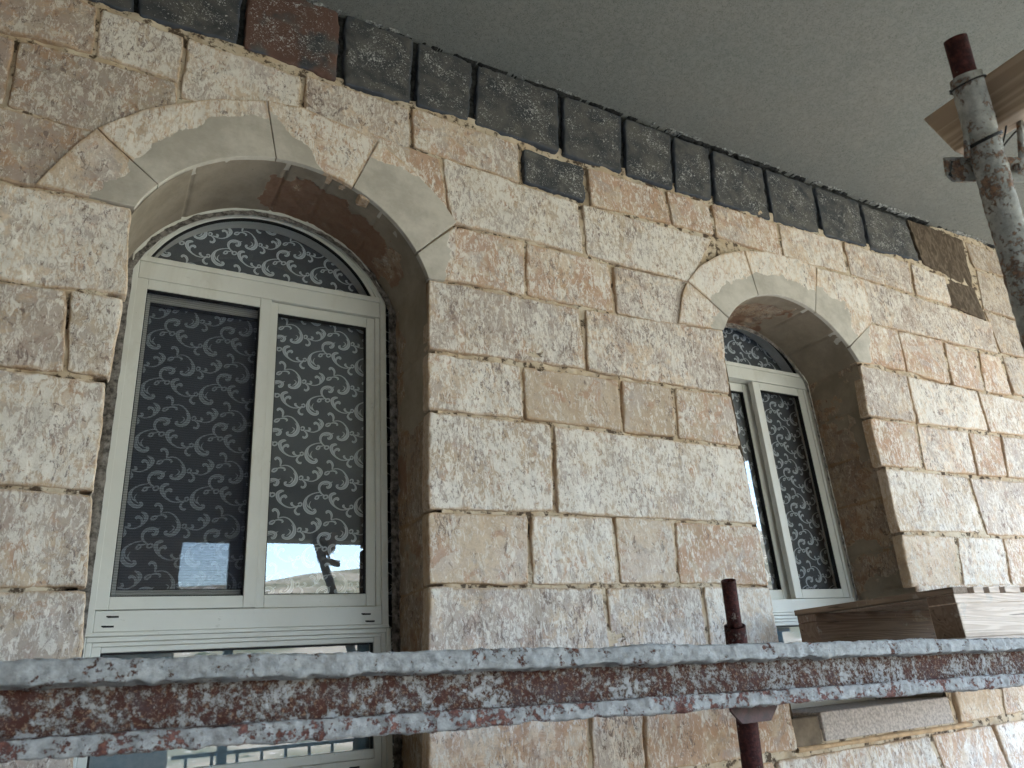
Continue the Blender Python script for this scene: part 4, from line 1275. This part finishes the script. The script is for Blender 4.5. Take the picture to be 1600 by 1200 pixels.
# crusted outer tube as a displaced grid
q = dr.to_track_quat('Z', 'Y')
Lp = (pE - pB).length
n1, n2 = int(min(Lp, 1.2) / .005), 48
ss = np.concatenate([np.linspace(0, 1.2, n1), [Lp]])
th = np.linspace(0, 2 * math.pi, n2, endpoint=False)
S_, T_ = np.meshgrid(ss, th)
S_, T_ = S_.ravel(), T_.ravel()
P = np.stack([np.cos(T_) * .0261, np.sin(T_) * .0261, S_], 1)
rad = .0261 + .0016 * fbm(P, 30, 5, 3) + .0012 * fbm(P, 120, 9, 2)
loc = np.stack([np.cos(T_) * rad, np.sin(T_) * rad, S_], 1)
mq = np.array(q.to_matrix())
Vp = loc @ mq.T + np.array(pB) - np.array(pE)
N1 = len(ss)
F = gridq(N1, n2)
wrap = np.stack([np.arange(N1 - 1) + (n2 - 1) * N1, np.arange(1, N1) + (n2 - 1) * N1, np.arange(1, N1), np.arange(N1 - 1)], 1)
b = Buf(); b.add(Vp, np.concatenate([F, wrap]))
# closing lip at the top
lip = np.concatenate([Vp[np.arange(n2) * N1], (np.stack([np.cos(th) * .0188, np.sin(th) * .0188, 0 * th], 1) @ mq.T + np.array(pB) - np.array(pE))])
b.add(lip, np.array([(i, (i + 1) % n2, n2 + (i + 1) % n2, n2 + i) for i in range(n2)]))
b.build('outer_tube', COAT, pole)
# bracket plate and its two pins
pc = pt(1556, 256, PF * .99)
bm = bmesh.new()
rt = Vector((RX[0], RY[0], RZ[0]))
cv = Vector(ray(1546, 256)).normalized()
hx = Vector((1, 0.0, 0)); hx = (rt - dr * rt.dot(dr)).normalized()
hx = (rt * 1.0 + Vector((0, 0, 0))).normalized()
uz = (dr * -1); uz = (uz - hx * uz.dot(hx)).normalized()
nrm_ = hx.cross(uz).normalized()
if nrm_.dot(cv) > 0: nrm_ = -nrm_
def plate(bm, cen, outl, th_, off):
    a = [bm.verts.new(cen + hx * u * 1.09 + uz * v * 1.09 + nrm_ * off) for u, v in outl]
    c = [bm.verts.new(cen + hx * u * 1.09 + uz * v * 1.09 + nrm_ * (off - th_)) for u, v in outl]
    bm.faces.new(a); bm.faces.new(list(reversed(c)))
    for k in range(len(a)): bm.faces.new((a[k], c[k], c[(k + 1) % len(a)], a[(k + 1) % len(a)]))
    bmesh.ops.recalc_face_normals(bm, faces=bm.faces)
plate(bm, pc, [(-.070, .020), (.095, .020), (.092, -.010), (.080, -.021), (-.054, -.021), (-.067, -.010)], .007, -.0235)
bm_obj('bracket_plate', bm, COAT, pole)
bm = bmesh.new()
a_ = pc + hx * .052 - nrm_ * .024
tube(bm, a_, a_ + nrm_ * .012, .008, seg=6); tube(bm, a_ + nrm_ * .012, a_ + nrm_ * .018, .0045, seg=10)
bm_obj('bolt', bm, COAT, pole)
for s_, ln in ((-.0495, .078), (.047, .074)):
    bm = bmesh.new()
    a_ = pc + hx * s_ + uz * .012
    tube(bm, a_, a_ + uz * ln, .0055, seg=14)
    bm_obj('bracket_pin', bm, COAT, pole, True)
# timber running from near the wall towards the viewer, behind the pole
TB = mat_wood('old_timber', (0.40, 0.28, 0.19), (0.64, 0.49, 0.36), 'Y', .5)
rr_ = ray(1530, 130)
xT = (pB.x + .056)
def onx(px, py, x):
    v = ray(px, py); t = x / v[0]
    return Vector((x, v[1] * t - D, v[2] * t + E))
t_lo, b_lo = onx(1442, 188, xT), onx(1452, 236, xT)
t_hi, b_hi = onx(1600, 72, xT), onx(1600, 152, xT)
print('timber', t_lo, b_lo, t_hi, b_hi, 'pole', pB, pE)
yT1 = t_lo.y
zt = (t_lo.z + t_hi.z) / 2; zb_ = zt - .106
bm = bmesh.new()
box(bm, (xT, -1.99, zb_), (xT + .045, yT1, zt), 0)
for v in bm.verts:
    if v.co.y > yT1 - .01 and v.co.z < zt - .05: v.co.y -= .035
es = [e for e in bm.edges]
bmesh.ops.bevel(bm, geom=es, offset=.004, segments=2, affect='EDGES', profile=.5)
tag(bm_obj('timber', bm, TB), 'weathered timber plank tied behind the cement-spattered pole', 'timber')
# binding wires
WIRE = mat_plain('black_wire', (0.018, 0.016, 0.015), .6, .3)
def ringpts(c, r, tilt, turns=1.0, n=16, rise=.004):
    out = []
    for k in range(int(n * turns) + 1):
        t = 2 * math.pi * k / n
        out.append(c + q @ Vector((r * math.cos(t), r * math.sin(t), tilt * math.cos(t + .6) + rise * k / n)))
    return out
bm = bmesh.new()
c1 = pB + dr * .012
wire(bm, ringpts(c1, .0287, .004, 1.3), .0016)
c2 = pB + dr * .118
wire(bm, ringpts(c2, .0290, .006, 2.2, rise=.003), .0016)
wp_ = [c1 + hx * .028 + uz * .0, pt(1535, 175, PF), pt(1556, 182, PF), pt(1572, 190, PF), pt(1566, 225, PF), c2 + hx * .026]
wire(bm, wp_, .0016)
wire(bm, [pt(1568, 228, PF), pt(1585, 208, PF), pt(1600, 196, PF), pt(1625, 182, PF)], .0017)
wire(bm, [pt(1572, 186, PF), pt(1580, 190, PF), pt(1592, 186, PF), pt(1594, 178, PF), pt(1584, 178, PF), pt(1578, 187, PF), pt(1590, 192, PF), pt(1602, 190, PF), pt(1630, 190, PF)], .0019)
tag(bm_obj('binding_wire', bm, WIRE, None, True), 'twisted black binding wire looped round the pole and timber', 'wire')
bm = bmesh.new()
for k in range(4):
    wire(bm, [pt(1486 + k, 252, PF), pt(1487 - k, 262, PF), pt(1482 + k * 2, 274 + k, PF)], .0010)
tag(bm_obj('wire_tuft', bm, WIRE, None, True), 'short black wire ends sticking from the left of the bracket plate', 'wire')
# cement hump on the wall in front of everything else is part of the beam crust
print('verts', sum(len(o.data.vertices) for o in bpy.data.objects if o.type == 'MESH'))
